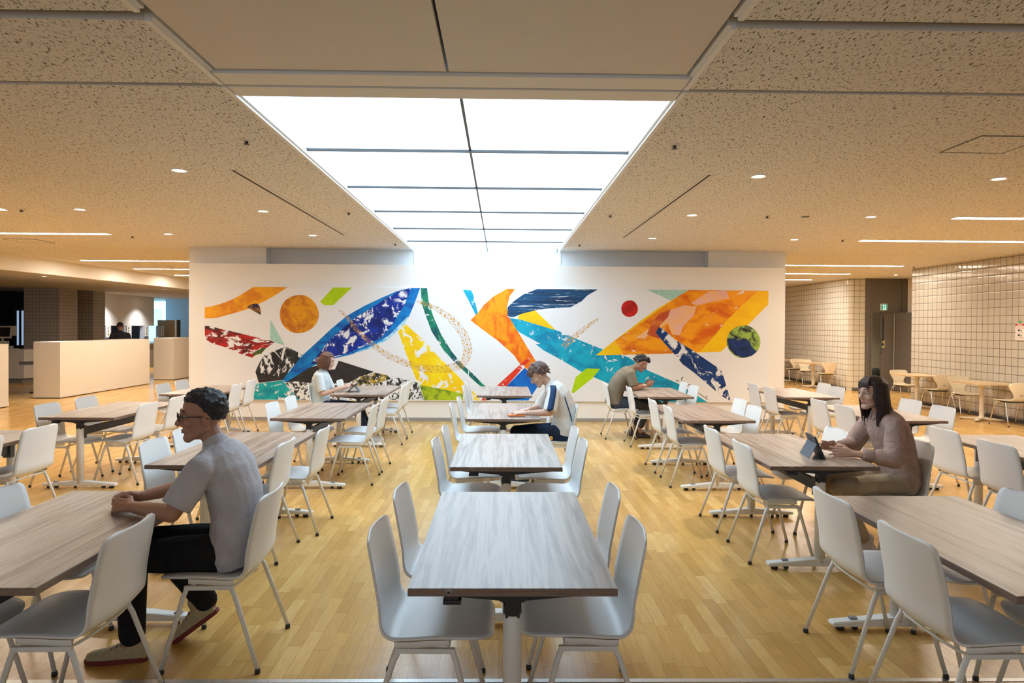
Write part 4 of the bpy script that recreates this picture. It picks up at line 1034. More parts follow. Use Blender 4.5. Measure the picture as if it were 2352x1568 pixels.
# ------------------------------------------------------------------ cream cafe chairs and small tables by the tiled wall
def make_cafe_chair():
    t = thing('cafe_chair', 'x', 'chair', group='cream waisted cafe chairs along the tiled wall')
    key = [(0.235, 0.415, 0.13, 0.0), (0.225, 0.428, 0.18, 0.0), (0.18, 0.437, 0.215, 0.0), (0.10, 0.438, 0.225, 0.004), (0.0, 0.430, 0.215, 0.010), (-0.09, 0.424, 0.185, 0.014),
           (-0.150, 0.434, 0.148, 0.014), (-0.180, 0.470, 0.122, 0.010), (-0.193, 0.52, 0.122, 0.010), (-0.206, 0.58, 0.158, 0.020), (-0.218, 0.64, 0.198, 0.036), (-0.228, 0.69, 0.216, 0.044), (-0.236, 0.725, 0.200, 0.040), (-0.240, 0.743, 0.155, 0.026), (-0.241, 0.750, 0.10, 0.014)]
    q = catmull(key, 44)
    rows = shell_grid([(a[0], a[1]) for a in q], [a[2] for a in q], [a[3] for a in q], nv=13)
    obj('seat_shell', shell_mesh(rows, 0.010), M['cream'], t, smooth=True)
    b = bm_new(); prism(b, rrect(-0.13, 0.16, -0.15, 0.15, 0.06), 0.400, 0.422); obj('under_pad', b, M['dark_metal'], t)
    for s in (-1, 1):
        for xa, xb in ((0.13, 0.235), (-0.10, -0.225)):
            b = bm_new()
            tube(b, catmull([(xa * 0.3, s * 0.06, 0.404), (xa * 0.8, s * 0.15, 0.404), (xa, s * 0.195, 0.392), (xa + (xb - xa) * 0.2, s * 0.21, 0.33), (xb, s * 0.235, 0.012)], 14), 0.0095, 10)
            g = obj('leg', b, M['chrome'], t)
            b = bm_new(); lathe(b, [(0.011, 0.0), (0.0125, 0.004), (0.0125, 0.022)], 10, cx=xb, cy=s * 0.2355); obj('foot_cap', b, M['black'], g)
    b = bm_new(); prism(b, rrect(-0.03, 0.03, 0.527, 0.540, 0.005), -0.2045, -0.2025, axis='x'); obj('back_mark', b, M['grey_plastic'], t)
    return t

def make_cafe_table():
    t = thing('cafe_table', 'x', 'table', group='small square cafe tables along the tiled wall')
    b = bm_new()
    fs = prism(b, rrect(-0.36, 0.36, -0.40, 0.40, 0.05), 0.672, 0.70)
    obj('table_top', b, M['cafe_top'], t)
    b = bm_new(); lathe(b, [(0.055, 0.03), (0.055, 0.045), (0.038, 0.08), (0.036, 0.57), (0.05, 0.62), (0.085, 0.655), (0.13, 0.672)], 24); obj('column', b, M['cream_metal'], t)
    for a in (40, 140):
        b = bm_new()
        c, s = math.cos(math.radians(a)), math.sin(math.radians(a))
        prism(b, [(-0.34, 0.018), (0.34, 0.018), (0.34, 0.035), (0.05, 0.062), (-0.05, 0.062), (-0.34, 0.035)], -0.028, 0.028, axis='y')
        bmesh.ops.bevel(b, geom=list(b.edges), offset=0.005, segments=2, affect='EDGES')
        bmesh.ops.rotate(b, verts=b.verts, cent=(0, 0, 0), matrix=Matrix.Rotation(math.radians(a), 3, 'Z'))
        f = obj('foot', b, M['cream_metal'], t)
        for k in (-1, 1):
            b = bm_new(); lathe(b, [(0.016, 0.0), (0.016, 0.018)], 10, cx=k * 0.31 * c, cy=k * 0.31 * s); obj('glide', b, M['black'], f)
    return t
def build_cafe():
    p = make_cafe_chair()
    L = [(8.88, 11.68, 90, 'cream cafe chair at right picture edge, back to the camera'), (8.9, 12.92, -90, 'cream cafe chair facing the camera behind the near cafe table'),
         (8.9, 13.74, 90, 'cream cafe chair between the two cafe tables, back to the camera'), (8.88, 14.86, -90, 'cream cafe chair behind the second cafe table by the dark door'),
         (8.9, 18.5, 90, 'cream cafe chair right of the far wall table, back to the camera'), (8.92, 19.72, -90, 'cream cafe chair facing the camera behind the far wall table'),
         (8.92, 20.6, 90, 'cream cafe chair nearest the mural wall edge, back to the camera')]
    for k, (x, y, a, lab) in enumerate(L):
        if k == 0: p.location = (x, y, 0); p.rotation_euler = (0, 0, math.radians(a)); p['label'] = lab
        else: dup(p, (x, y, 0), math.radians(a + (7 if k == 3 else 0)), lab)
    q = make_cafe_table()
    T = [(8.80, 12.33, 'small square cafe table nearest, by the tiled wall'), (8.815, 14.30, 'small square cafe table by the tiled wall next to the dark door'),
         (8.82, 19.12, 'small square cafe table before the far tiled wall'), (8.84, 21.3, 'small square cafe table farthest away, half hidden by the mural wall')]
    for k, (x, y, lab) in enumerate(T):
        if k == 0: q.location = (x, y, 0); q['label'] = lab
        else: dup(q, (x, y, 0), 0, lab)
build_cafe()

# ------------------------------------------------------------------ doors, signs and the left service area
def build_fittings():
    # narrow fixed leaf with vision slit
    d = thing('door_1', 'narrow dark steel door leaf with a tall vision slit and lever handle', 'door', (10.355, 18.14, 0))
    d['kind'] = 'structure'
    b = bm_new(); box(b, -0.175, 0.175, -0.02, 0.02, 0.005, 2.10, bev=0.004); obj('leaf', b, M['door'], d)
    b = bm_new(); box(b, -0.150, -0.095, -0.024, -0.018, 1.20, 2.02); obj('vision_panel', b, M['screen'], d)
    b = bm_new(); tube(b, [(-0.15, -0.02, 1.02), (-0.15, -0.06, 1.02), (-0.235, -0.062, 1.02)], 0.011, 10); h = obj('handle', b, M['dark_metal'], d)
    b = bm_new(); tube(b, [(-0.15, -0.018, 1.11), (-0.15, -0.034, 1.11)], 0.022, 16); obj('lock_cylinder', b, M['dark_metal'], d)
    b = bm_new(); box(b, 0.178, 0.195, -0.022, 0.02, 0.005, 2.10); obj('edge_strip', b, M['beige_wall'], d)
    s = thing('door_sticker', 'pale yellow sticker on the narrow dark door leaf', 'sticker', (10.24, 18.117, 1.265))
    b = bm_new(); box(b, -0.036, 0.036, -0.001, 0.001, -0.10, 0.10); obj('sheet', b, M['paper_yellow'], s)
    b = bm_new(); tube(b, [(0, -0.0015, 0.045), (0, -0.001, 0.045)], 0.026, 20); obj('round_mark', b, M['yellow_print'], s)
    b = bm_new(); tube(b, [(0, -0.0022, 0.045), (0, -0.0012, 0.045)], 0.010, 14); obj('mark_centre', b, M['black'], s)
    b = bm_new(); box(b, -0.020, 0.020, -0.002, -0.001, -0.055, -0.035); obj('printed_bar', b, M['black'], s)
    b = bm_new(); box(b, -0.022, 0.022, -0.0275, -0.0235, -0.012, 0.012)
    tag(obj('lock_tag', b, M['yellow_print'], loc=(10.237, 18.14, 1.185)), 'tiny yellow tag at the foot of the door vision slit', 'tag')
    # wide leaf swung towards the room
    a = math.radians(-66)
    d2 = thing('door_2', 'wide dark steel door leaf swung open against the alcove side', 'door', (10.565, 18.09, 0), a)
    d2['kind'] = 'structure'
    b = bm_new(); box(b, 0.0, 0.92, -0.02, 0.02, 0.005, 2.10, bev=0.004); obj('leaf', b, M['door'], d2)
    b = bm_new(); tube(b, [(0.50, -0.02, 0.98), (0.50, -0.06, 0.98), (0.80, -0.06, 0.98), (0.80, -0.02, 0.98)], 0.012, 10); obj('push_bar', b, M['chrome'], d2)
    b = bm_new(); box(b, 0.47, 0.51, -0.028, -0.018, 0.78, 1.12); obj('strike_plate', b, M['steel'], d2)
    # exit sign
    e = thing('exit_sign', 'square green lit emergency exit sign with running figure above the dark door', 'sign', (10.228, 18.085, 2.244))
    b = bm_new(); box(b, -0.088, 0.088, -0.02, 0.02, -0.088, 0.088, bev=0.004); obj('frame', b, M['white_trim'], e)
    b = bm_new(); box(b, -0.076, 0.076, -0.0225, -0.019, -0.076, 0.076); obj('face', b, M['sign_green'], e)
    b = bm_new(); box(b, -0.040, 0.052, -0.0235, -0.022, -0.070, 0.060); obj('doorway_mark', b, M['sign_white'], e)
    b = bm_new()
    def bar(x0, z0, x1, z1, w):
        dx, dz = x1 - x0, z1 - z0; l = math.hypot(dx, dz); nx, nz = -dz / l * w, dx / l * w
        prism(b, [(x0 + nx, z0 + nz), (x0 - nx, z0 - nz), (x1 - nx, z1 - nz), (x1 + nx, z1 + nz)], -0.0245, -0.0232, axis='y')
    bar(0.004, 0.026, -0.004, -0.014, 0.011); bar(-0.003, -0.012, 0.022, -0.030, 0.0075); bar(0.022, -0.030, 0.014, -0.058, 0.006)
    bar(-0.004, -0.012, -0.022, -0.038, 0.0075); bar(-0.022, -0.038, -0.046, -0.042, 0.006); bar(0.004, 0.020, 0.030, 0.006, 0.0055); bar(0.030, 0.006, 0.042, 0.018, 0.0045)
    bar(0.002, 0.020, -0.022, 0.012, 0.0055); bar(-0.022, 0.012, -0.030, -0.006, 0.0045)
    tube(b, [(0.012, -0.0245, 0.042), (0.012, -0.0232, 0.042)], 0.011, 14)
    obj('running_figure', b, M['sign_green'], e)
    # notice on the tiled wall
    n = thing('wall_notice', 'white notice with dark red header taped to the right tiled wall', 'notice', (9.197, 11.95, 1.63))
    b = bm_new(); box(b, -0.0015, 0.0015, -0.105, 0.105, -0.1485, 0.1485); obj('sheet', b, M['paper'], n)
    b = bm_new(); box(b, -0.0025, -0.001, -0.105, 0.105, 0.092, 0.138); h = obj('header', b, M['red_print'], n)
    for k, (y0, y1, z) in enumerate(((-0.05, 0.055, 0.120), (-0.085, 0.085, 0.104))):
        b = bm_new()
        for q in range(8): yy = y0 + (y1 - y0) * q / 8; box(b, -0.0032, -0.002, yy, yy + (y1 - y0) / 8 * 0.72, z - 0.006, z + 0.006)
        obj('header_text', b, M['paper'], h)
    for z in (0.075, 0.062, 0.050, -0.022, -0.034, -0.100, -0.112, -0.124):
        b = bm_new()
        for q in range(9): yy = -0.088 + q * 0.02; box(b, -0.0025, -0.001, yy, yy + 0.014, z - 0.004, z + 0.004)
        obj('printed_line', b, M['pink_print'], n)
    for z in (0.015, -0.070):
        b = bm_new()
        for y0, y1, z0, z1 in ((0.0, 0.05, -0.012, 0.014), (0.012, 0.034, 0.010, 0.026), (-0.040, -0.018, -0.018, 0.010)): box(b, -0.003, -0.001, y0, y1, z + z0, z + z1, bev=0.0)
        obj('pictogram', b, M['black'], n)
    b = bm_new(); box(b, -0.004, 0.0, -0.030, 0.014, -0.022, 0.022)
    tag(obj('tape', b, M['green_tape'], loc=(9.197, 11.945, 1.795)), 'green square of tape at the top of the wall notice', 'tape')
    # dark fabric heap in the corridor beyond the door
    b = bm_new()
    ellipsoid(b, (0, 0, 0.26), (0.24, 0.25, 0.28)); ellipsoid(b, (0.12, 0, 0.38), (0.16, 0.2, 0.2)); ellipsoid(b, (-0.12, 0.02, 0.2), (0.16, 0.22, 0.2))
    for v in b.verts:
        v.co.z = max(v.co.z, 0.0); v.co += Vector((math.sin(v.co.z * 60) * 0.008, math.sin(v.co.x * 70) * 0.01, 0))
    o = remesh('storage_bag', b, 0.02, 4, M['bag_dark'], loc=(10.36, 18.9, 0)); tag(o, 'dark olive bag heaped on the corridor floor behind the open doorway', 'bag')
    # low partitions at left
    for x0, x1, y0, y1, lab in ((-10.36, -9.735, 6.0, 13.66, 'low cream partition cut by the left picture edge'), (-10.32, -9.735, 15.24, 19.09, 'long low cream partition in the middle of the left side'), (-10.32, -9.74, 20.46, 26.0, 'low cream partition beside the left end of the mural wall')):
        p = thing('low_partition', lab, 'partition', ((x0 + x1) / 2, y0, 0), 0, 'low cream partitions before the service area')
        w = (x1 - x0) / 2
        b = bm_new(); box(b, -w, w, 0, y1 - y0, 0.02, 1.25, bev=0.006); obj('body', b, M['partition'], p)
        b = bm_new(); box(b, -w - 0.006, w + 0.006, -0.006, y1 - y0 + 0.006, 0.018, 0.09, bev=0.003); obj('skirting', b, M['partition'], p)
        b = bm_new(); box(b, -w + 0.02, w - 0.02, 0.02, y1 - y0 - 0.02, 0.0, 0.02); obj('plinth', b, M['base_dark'], p)
    # checkout cabinet, counter, register
    c = thing('checkout_cabinet', 'white laminate cabinet with a recessed kick behind the left partitions', 'cabinet', (-13.44, 19.1, 0))
    b = bm_new(); box(b, -0.26, 0.25, 0, 0.95, 0.13, 0.90, bev=0.004); obj('body', b, M['laminate'], c)
    b = bm_new(); box(b, -0.27, 0.26, -0.02, 0.97, 0.90, 0.93, bev=0.004); obj('worktop', b, M['panel_grey'], c)
    b = bm_new(); box(b, -0.26, 0.16, 0.06, 0.9, 0.0, 0.13); obj('kick', b, M['grey_plastic'], c)
    c2 = thing('service_counter', 'dark service counter behind the left edge partition', 'counter', (-15.3, 19.4, 0))
    b = bm_new(); box(b, -2.4, 1.55, 0.0, 0.75, 0.0, 0.86); obj('body', b, M['dim_wall'], c2)
    b = bm_new(); box(b, -2.42, 1.57, -0.03, 0.77, 0.86, 0.90, bev=0.004); obj('worktop', b, M['soffit'], c2)
    r = thing('cash_register', 'beige cash register with a tilted dark screen on the dark counter', 'cash register', (-14.25, 19.75, 0.90), 0.35)
    b = bm_new(); box(b, -0.22, 0.22, -0.2, 0.2, 0, 0.11, bev=0.012); obj('drawer', b, M['pos'], r)
    b = bm_new(); box(b, -0.14, 0.14, -0.13, 0.12, 0.11, 0.25, bev=0.02); obj('body', b, M['pos'], r)
    b = bm_new(); tube(b, [(0, 0.02, 0.24), (0, 0.0, 0.36)], 0.035, 12); obj('neck', b, M['pos'], r)
    R = Matrix.Rotation(math.radians(-16), 4, 'X')
    b = bm_new(); box(b, -0.24, 0.24, -0.025, 0.025, -0.18, 0.18, bev=0.012); b.transform(Matrix.Translation((0, -0.03, 0.50)) @ R); mon = obj('monitor', b, M['pos'], r)
    b = bm_new(); box(b, -0.20, 0.20, -0.0275, -0.02, -0.14, 0.14); b.transform(Matrix.Translation((0, -0.03, 0.50)) @ R); obj('screen', b, M['screen'], mon)
    b = bm_new(); box(b, 0.18, 0.33, 0.05, 0.08, 0.40, 0.68, bev=0.01); obj('customer_display', b, M['pos'], r)
    b = bm_new(); box(b, -0.12, 0.10, -0.1, 0.1, 0, 0.05, bev=0.01); box(b, -0.10, 0.08, -0.05, 0.06, 0.05, 0.10, bev=0.01)
    tag(obj('card_terminal', b, M['pos'], loc=(-13.98, 19.6, 0.90)), 'small beige payment terminal right of the cash register', 'terminal')
    b = bm_new(); box(b, -0.24, 0.2, -0.15, 0.15, 0.0, 0.52, bev=0.05)
    tag(obj('till_printer', b, M['pos'], loc=(-14.72, 19.6, 0.90)), 'beige till unit at the left picture edge behind the partition', 'till')
    b = bm_new(); box(b, -0.07, 0.07, -0.05, 0.05, 0, 0.02, bev=0.004)
    tag(obj('card_tray', b, M['paper'], loc=(-13.6, 19.35, 0.93)), 'small white tray on the checkout cabinet', 'tray')
    t = thing('canteen_table', 'dark thin-topped table corner behind the long low partition', 'table', (-11.07, 16.6, 0), math.radians(35))
    b = bm_new(); prism(b, rrect(-0.42, 0.42, -0.42, 0.42, 0.04), 0.69, 0.73); obj('table_top', b, M['dark_metal'], t)
    b = bm_new(); lathe(b, [(0.22, 0.0), (0.22, 0.015), (0.035, 0.05), (0.035, 0.69)], 20); obj('pedestal', b, M['dark_metal'], t)
    # dark doorway with two lit slits
    d3 = thing('door_3', 'very dark door with two tall pale lit slits at the left edge', 'door', (-15.45, 22.44, 0)); d3['kind'] = 'structure'
    b = bm_new(); box(b, -0.34, 0.62, -0.03, 0.03, 0, 2.17, bev=0.004); obj('leaf', b, M['dim_wall'], d3)
    for x in (-0.22, -0.07):
        b = bm_new(); box(b, x - 0.033, x + 0.033, -0.034, -0.028, 0.95, 2.07); obj('lit_slit', b, M['slit'], d3)
    # serving counter: tiled base, dividers, hanging menu slips
    c3 = thing('serving_counter', 'tiled serving counter under the grey wall at far left', 'counter', (-13.75, 22.4, 0))
    b = bm_new(); box(b, -0.5, 0.3, 0.02, 5.6, 0.0, 0.90)
    for f in b.faces:
        f.normal_update(); f.material_index = 0 if abs(f.normal.x) > 0.5 else 1
    obj('base', b, [M['mosaic_y'], M['mosaic_x']], c3)
    b = bm_new(); box(b, -0.55, 0.36, 0.02, 5.62, 0.90, 0.95, bev=0.005); obj('worktop', b, M['ink_blue'], c3)
    names = ('first from left', 'second from left', 'third from left', 'rightmost, before the wood panel')
    for k, (y0, y1) in enumerate(((23.5, 23.98), (24.8, 25.3), (26.08, 26.52), (27.30, 27.74))):
        p = thing('counter_divider', 'pale blue-grey counter divider, %s' % names[k], 'divider', (-13.62, (y0 + y1) / 2, 0.95), 0, 'pale dividers along the serving counter')
        w = (y1 - y0) / 2
        b = bm_new(); box(b, -0.06, 0.06, -w, w, 0, 0.645, bev=0.004); obj('body', b, M['ink_blue'], p)
        b = bm_new(); box(b, 0.06, 0.075, -w * 0.75, w * 0.75, 0.06, 0.20, bev=0.003); obj('control_box', b, M['dark_metal'], p)
        s = thing('menu_slip', 'white hanging menu slip with dark characters, %s' % names[k], 'menu', (-13.545, (y0 + y1) / 2 + 0.03, 1.40), 0, 'white menu slips at the serving counter')
        b = bm_new(); box(b, -0.003, 0.003, -0.13, 0.13, -0.20, 0.19); obj('sheet', b, M['paper'], s)
        for q, z in enumerate((0.11, 0.0, -0.11)):
            b = bm_new()
            rr = random.Random(k * 7 + q)
            for w2 in range(3): zz = z - 0.03 + w2 * 0.028; box(b, 0.003, 0.005, -0.055 + rr.uniform(0, 0.03), 0.055 - rr.uniform(0, 0.03), zz, zz + 0.012)
            box(b, 0.0032, 0.0052, -0.008 + rr.uniform(-.02, .02), 0.012, z - 0.04, z + 0.045); obj('brush_character', b, M['black'], s)
    b = bm_new(); lathe(b, [(0.05, 0.0), (0.055, 0.14), (0.03, 0.2), (0.02, 0.22)], 14)
    tag(obj('white_dispenser', b, M['paper'], loc=(-13.5, 27.05, 0.95)), 'small white dispenser on the serving counter between two partitions', 'dispenser')
    w = thing('wood_screen', 'brown wooden screen with a pale edge before the blue-tinted wall', 'screen', (-13.5, 28.1, 0))
    b = bm_new(); box(b, -0.5, 0.20, -0.03, 0.03, 0, 1.83, bev=0.004); obj('panel', b, M['wood_panel'], w)
    b = bm_new(); box(b, 0.20, 0.27, -0.035, 0.035, 0, 1.84, bev=0.004); obj('edge_post', b, M['white_trim'], w)
    b = bm_new(); box(b, 0.27, 0.40, 0.0, 0.04, 0, 1.84, bev=0.004); obj('dark_edge', b, M['dim_wall'], w)
    b = bm_new(); box(b, -0.045, 0.045, -0.012, 0.0, -0.08, 0.08, bev=0.003)
    tag(obj('wall_switch', b, M['panel_grey'], loc=(-12.55, 29.0, 1.28)), 'small switch plate on the blue-lit wall at left', 'switch')

M['paper_yellow'] = plain('pale_yellow_paper', (0.66, 0.60, 0.30), 0.7, var=0.05)

def remesh(name, bm, voxel, smooth, mat, parent=None, loc=None, factor=0.5):
    """voxel union of overlapping closed pieces -> one continuous surface"""
    me = bpy.data.meshes.new(name); bmesh.ops.recalc_face_normals(bm, faces=bm.faces); bm.to_mesh(me); bm.free()
    tmp = bpy.data.objects.new('tmp', me); COL.objects.link(tmp)
    md = tmp.modifiers.new('r', 'REMESH'); md.mode = 'VOXEL'; md.voxel_size = voxel
    sm = tmp.modifiers.new('s', 'SMOOTH'); sm.factor = factor; sm.iterations = smooth
    dg = bpy.context.evaluated_depsgraph_get()
    m2 = bpy.data.meshes.new_from_object(tmp.evaluated_get(dg))
    bpy.data.objects.remove(tmp); bpy.data.meshes.remove(me)
    m2.name = name
    for p in m2.polygons: p.use_smooth = True
    m2.materials.clear()
    for m in (mat if isinstance(mat, (list, tuple)) else [mat]): m2.materials.append(m)
    o = bpy.data.objects.new(name, m2); COL.objects.link(o)
    if parent is not None: o.parent = parent
    if loc is not None: o.location = loc
    return o
build_fittings()

# ------------------------------------------------------------------ people
V = Vector
def cap(b, pts, rads, n=12):
    """tapered capsule chain"""
    for i, (p, r) in enumerate(zip(pts, rads)):
        ellipsoid(b, p, (r, r, r), n=n, m=8)
        if i: tube(b, [pts[i - 1], p], [rads[i - 1], r], n)

def torso(b, secs, pad=0.0, n=20):
    """secs: (x, z, front/back radius, side radius, y) stacked from hip to neck"""
    rings = []
    for i, (x, z, rf, rs, y) in enumerate(secs):
        a = secs[max(i - 1, 0)]; d = secs[min(i + 1, len(secs) - 1)]
        t = V((d[0] - a[0], 0, d[1] - a[1])).normalized(); f = V((t.z, 0, -t.x))
        rings.append([b.verts.new(V((x, y, z)) + f * math.cos(2 * PI * k / n) * (rf + pad) + V((0, 1, 0)) * math.sin(2 * PI * k / n) * (rs + pad)) for k in range(n)])
    for p, q in zip(rings, rings[1:]):
        for k in range(n): b.faces.new((p[k], p[(k + 1) % n], q[(k + 1) % n], q[k]))
    b.faces.new(rings[0][::-1]); b.faces.new(rings[-1])

def hmat(c, yaw, pitch, roll=0, s=1.0):
    return Matrix.Translation(c) @ Matrix.Rotation(yaw, 4, 'Z') @ Matrix.Rotation(pitch, 4, 'Y') @ Matrix.Rotation(roll, 4, 'X') @ Matrix.Scale(s, 4)

def head_shapes(b, Hm):
    t = bm_new()
    ellipsoid(t, (-0.012, 0, 0.030), (0.094, 0.075, 0.088), n=20, m=14)
    ellipsoid(t, (0.020, 0, -0.032), (0.066, 0.058, 0.080), n=20, m=14)
    cap(t, [(-0.005, 0.050, -0.055), (0.064, 0.010, -0.100)], [0.022, 0.021]); cap(t, [(-0.005, -0.050, -0.055), (0.064, -0.010, -0.100)], [0.022, 0.021])
    cap(t, [(0.082, 0, 0.012), (0.098, 0, -0.016), (0.103, 0, -0.030)], [0.009, 0.011, 0.014])
    cap(t, [(0.092, 0.011, -0.034), (0.092, -0.011, -0.034)], [0.009, 0.009])
    cap(t, [(0.074, 0.036, 0.022), (0.083, 0.0, 0.020), (0.074, -0.036, 0.022)], [0.012, 0.011, 0.012])
    for s in (-1, 1):
        ellipsoid(t, (0.056, s * 0.038, -0.028), (0.028, 0.022, 0.024))
        ellipsoid(t, (-0.008, s * 0.076, -0.012), (0.021, 0.010, 0.032), rot=Matrix.Rotation(s * 0.35, 3, 'Z'))
    cap(t, [(0.070, 0.018, -0.066), (0.076, 0, -0.065), (0.070, -0.018, -0.066)], [0.011, 0.013, 0.011])
    t.transform(Hm)
    me = bpy.data.meshes.new('t'); t.to_mesh(me); t.free(); b.from_mesh(me); bpy.data.meshes.remove(me)

def face_parts(root, Hm, hairmat, lids=False):
    for s in (-1, 1):
        b = bm_new(); ellipsoid(b, (0.0735, s * 0.031, 0.002), (0.0115, 0.0125, 0.0072), n=14, m=10); b.transform(Hm); e = obj('eye', b, M['eye_white'], root, smooth=True)
        b = bm_new(); ellipsoid(b, (0.083, s * 0.031, 0.001), (0.0036, 0.0062, 0.0062), n=12, m=8); b.transform(Hm); obj('iris', b, M['iris'], e, smooth=True)
        b = bm_new(); cap(b, [(0.077, s * 0.047, 0.025), (0.084, s * 0.032, 0.030), (0.087, s * 0.014, 0.027)], [0.003, 0.0042, 0.0036], 8); b.transform(Hm); obj('eyebrow', b, hairmat, root, smooth=True)
    b = bm_new(); cap(b, [(0.078, 0.021, -0.066), (0.0860, 0.006, -0.062), (0.0860, -0.006, -0.062), (0.078, -0.021, -0.066)], [0.003, 0.0045, 0.0045, 0.003], 8)
    cap(b, [(0.079, 0.016, -0.070), (0.0855, 0, -0.071), (0.079, -0.016, -0.070)], [0.003, 0.005, 0.003], 8); b.transform(Hm); obj('mouth', b, M['lip'], root, smooth=True)

def hand(b, wrist, fwd, up, side, curl=0.5, spread=0.10, s=1.0, thumb_in=0.5):
    """palm + four separate bent fingers + thumb. up = back of the hand, side = towards the thumb"""
    w = V(wrist); f = V(fwd).normalized(); u = V(up); u = (u - f * u.dot(f)).normalized(); t = f.cross(u); t = t if t.dot(V(side)) > 0 else -t
    L = lambda a, c, d: w + (f * a + t * c + u * d) * s
    cap(b, [L(0, 0.012, 0), L(0.04, 0.024, 0), L(0.085, 0.030, 0.002)], [0.020 * s, 0.015 * s, 0.0115 * s])
    cap(b, [L(0, -0.010, 0), L(0.04, -0.018, 0), L(0.080, -0.030, 0)], [0.020 * s, 0.015 * s, 0.0105 * s])
    cap(b, [L(0, 0, 0), L(0.045, 0.004, 0.002), L(0.090, 0.010, 0.004)], [0.021 * s, 0.016 * s, 0.012 * s])
    cap(b, [L(0.045, -0.008, 0.002), L(0.088, -0.010, 0.003)], [0.016 * s, 0.0115 * s])
    for k, (c, ln, r) in enumerate(((0.030, 0.074, 0.0088), (0.010, 0.082, 0.0092), (-0.010, 0.077, 0.0088), (-0.029, 0.060, 0.0078))):
        a = spread * (1.5 - k) * 0.6
        d0 = (f * math.cos(a) + t * math.sin(a)).normalized()
        base = L(0.088 - abs(k - 1) * 0.003, c, 0.003)
        pts = [base]; ang = curl * 0.6 * (1 + 0.12 * k)
        for q, frac in enumerate((0.45, 0.31, 0.24)):
            dd = d0 * math.cos(ang) - u * math.sin(ang); pts.append(pts[-1] + dd * ln * frac * s); ang += curl * (0.85 + 0.1 * k)
        cap(b, pts, [r * s, r * 0.95 * s, r * 0.88 * s, r * 0.75 * s], 10)
    d1 = (f * 0.62 + t * 0.72 - u * 0.30).normalized(); d2 = (f * 0.85 + t * (0.5 - thumb_in) - u * 0.30).normalized()
    p0 = L(0.022, 0.026, -0.006); p1 = p0 + d1 * 0.042 * s; p2 = p1 + d2 * 0.034 * s; p3 = p2 + (d2 - t * 0.15).normalized() * 0.026 * s
    cap(b, [p0, p1, p2, p3], [0.0155 * s, 0.0115 * s, 0.0098 * s, 0.008 * s], 10)

def shoe(root, ank, toe_dir, mat, sole_mat, pitch=0.0, ln=0.26, label=None, z0=None):
    """ank: point under the ankle at the floor (heel side); pitch>0 raises the heel"""
    a = math.atan2(toe_dir[1], toe_dir[0])
    Mx = Matrix.Translation(V(ank)) @ Matrix.Rotation(a, 4, 'Z') @ Matrix.Translation((ln * 0.62, 0, 0)) @ Matrix.Rotation(pitch, 4, 'Y') @ Matrix.Translation((-ln * 0.62, 0, 0))
    b = bm_new()
    prof = [(-0.065, 0.028, 0.055), (-0.045, 0.034, 0.075), (0.0, 0.037, 0.095), (0.04, 0.040, 0.082), (0.09, 0.045, 0.060), (0.14, 0.046, 0.050), (0.175, 0.038, 0.042), (0.195, 0.020, 0.032)]
    k = ln / 0.26
    rings = []
    for x, w, h in prof:
        rings.append([b.verts.new((x * k, w * math.cos(q), 0.022 + max(0, math.sin(q)) * (h - 0.01) - (0.006 if math.sin(q) < 0 else 0))) for q in [2 * PI * i / 18 for i in range(18)]])
    for p, q in zip(rings, rings[1:]):
        for i in range(18): b.faces.new((p[i], p[(i + 1) % 18], q[(i + 1) % 18], q[i]))
    b.faces.new(rings[0][::-1]); b.faces.new(rings[-1])
    cap(b, [(0.0, 0, 0.07), (-0.008, 0, 0.115)], [0.036, 0.040])
    b.transform(Mx); o = remesh('shoe', b, 0.007, 5, mat, root)
    b = bm_new()
    out = [(-0.068, 0.022), (-0.04, 0.036), (0.02, 0.038), (0.09, 0.047), (0.14, 0.048), (0.18, 0.036), (0.202, 0.014)]
    prism(b, [(x * k, w) for x, w in out][::-1] + [(x * k, -w) for x, w in out], 0.001, 0.024)
    bmesh.ops.bevel(b, geom=[e for e in b.edges], offset=0.004, segments=1, affect='EDGES')
    b.transform(Mx); obj('sole', b, sole_mat, o)
    b = bm_new()
    for x, z in ((0.045, 0.089), (0.065, 0.080), (0.085, 0.071)): cap(b, [(x * k, -0.020, z - 0.004), (x * k, 0.0, z + 0.002), (x * k, 0.020, z - 0.004)], [0.003] * 3, 6)
    b.transform(Mx); obj('laces', b, sole_mat if sole_mat is not M['sole_red'] else M['black'], o)
    return o

def hair_cap(b, Hm, cover, n=36, m=26):
    """skull-hugging cap: cover(d) in 0..1 says how far it stands off the skull in direction d"""
    t = bm_new(); rings = []
    def P(d):
        k = cover(d)
        k += 0.018 * math.sin(11 * d.x + 7 * d.y + 3) * math.sin(13 * d.y + 5 * d.z) * (1 if k > 0.1 else 0)
        r = V((0.094, 0.075, 0.088))
        return V((-0.012, 0, 0.030)) + V((d.x * r.x, d.y * r.y, d.z * r.z)) * (0.86 + k)
    for j in range(1, m):
        a = PI * j / m
        rings.append([t.verts.new(P(V((math.sin(a) * math.cos(2 * PI * k / n), math.sin(a) * math.sin(2 * PI * k / n), math.cos(a))))) for k in range(n)])
    top = t.verts.new(P(V((0, 0, 1)))); bot = t.verts.new(P(V((0, 0, -1))))
    for p, q in zip(rings, rings[1:]):
        for k in range(n): t.faces.new((p[k], q[k], q[(k + 1) % n], p[(k + 1) % n]))
    for k in range(n):
        t.faces.new((top, rings[0][k], rings[0][(k + 1) % n])); t.faces.new((bot, rings[-1][(k + 1) % n], rings[-1][k]))
    t.transform(Hm)
    me = bpy.data.meshes.new('t'); t.to_mesh(me); t.free(); b.from_mesh(me); bpy.data.meshes.remove(me)

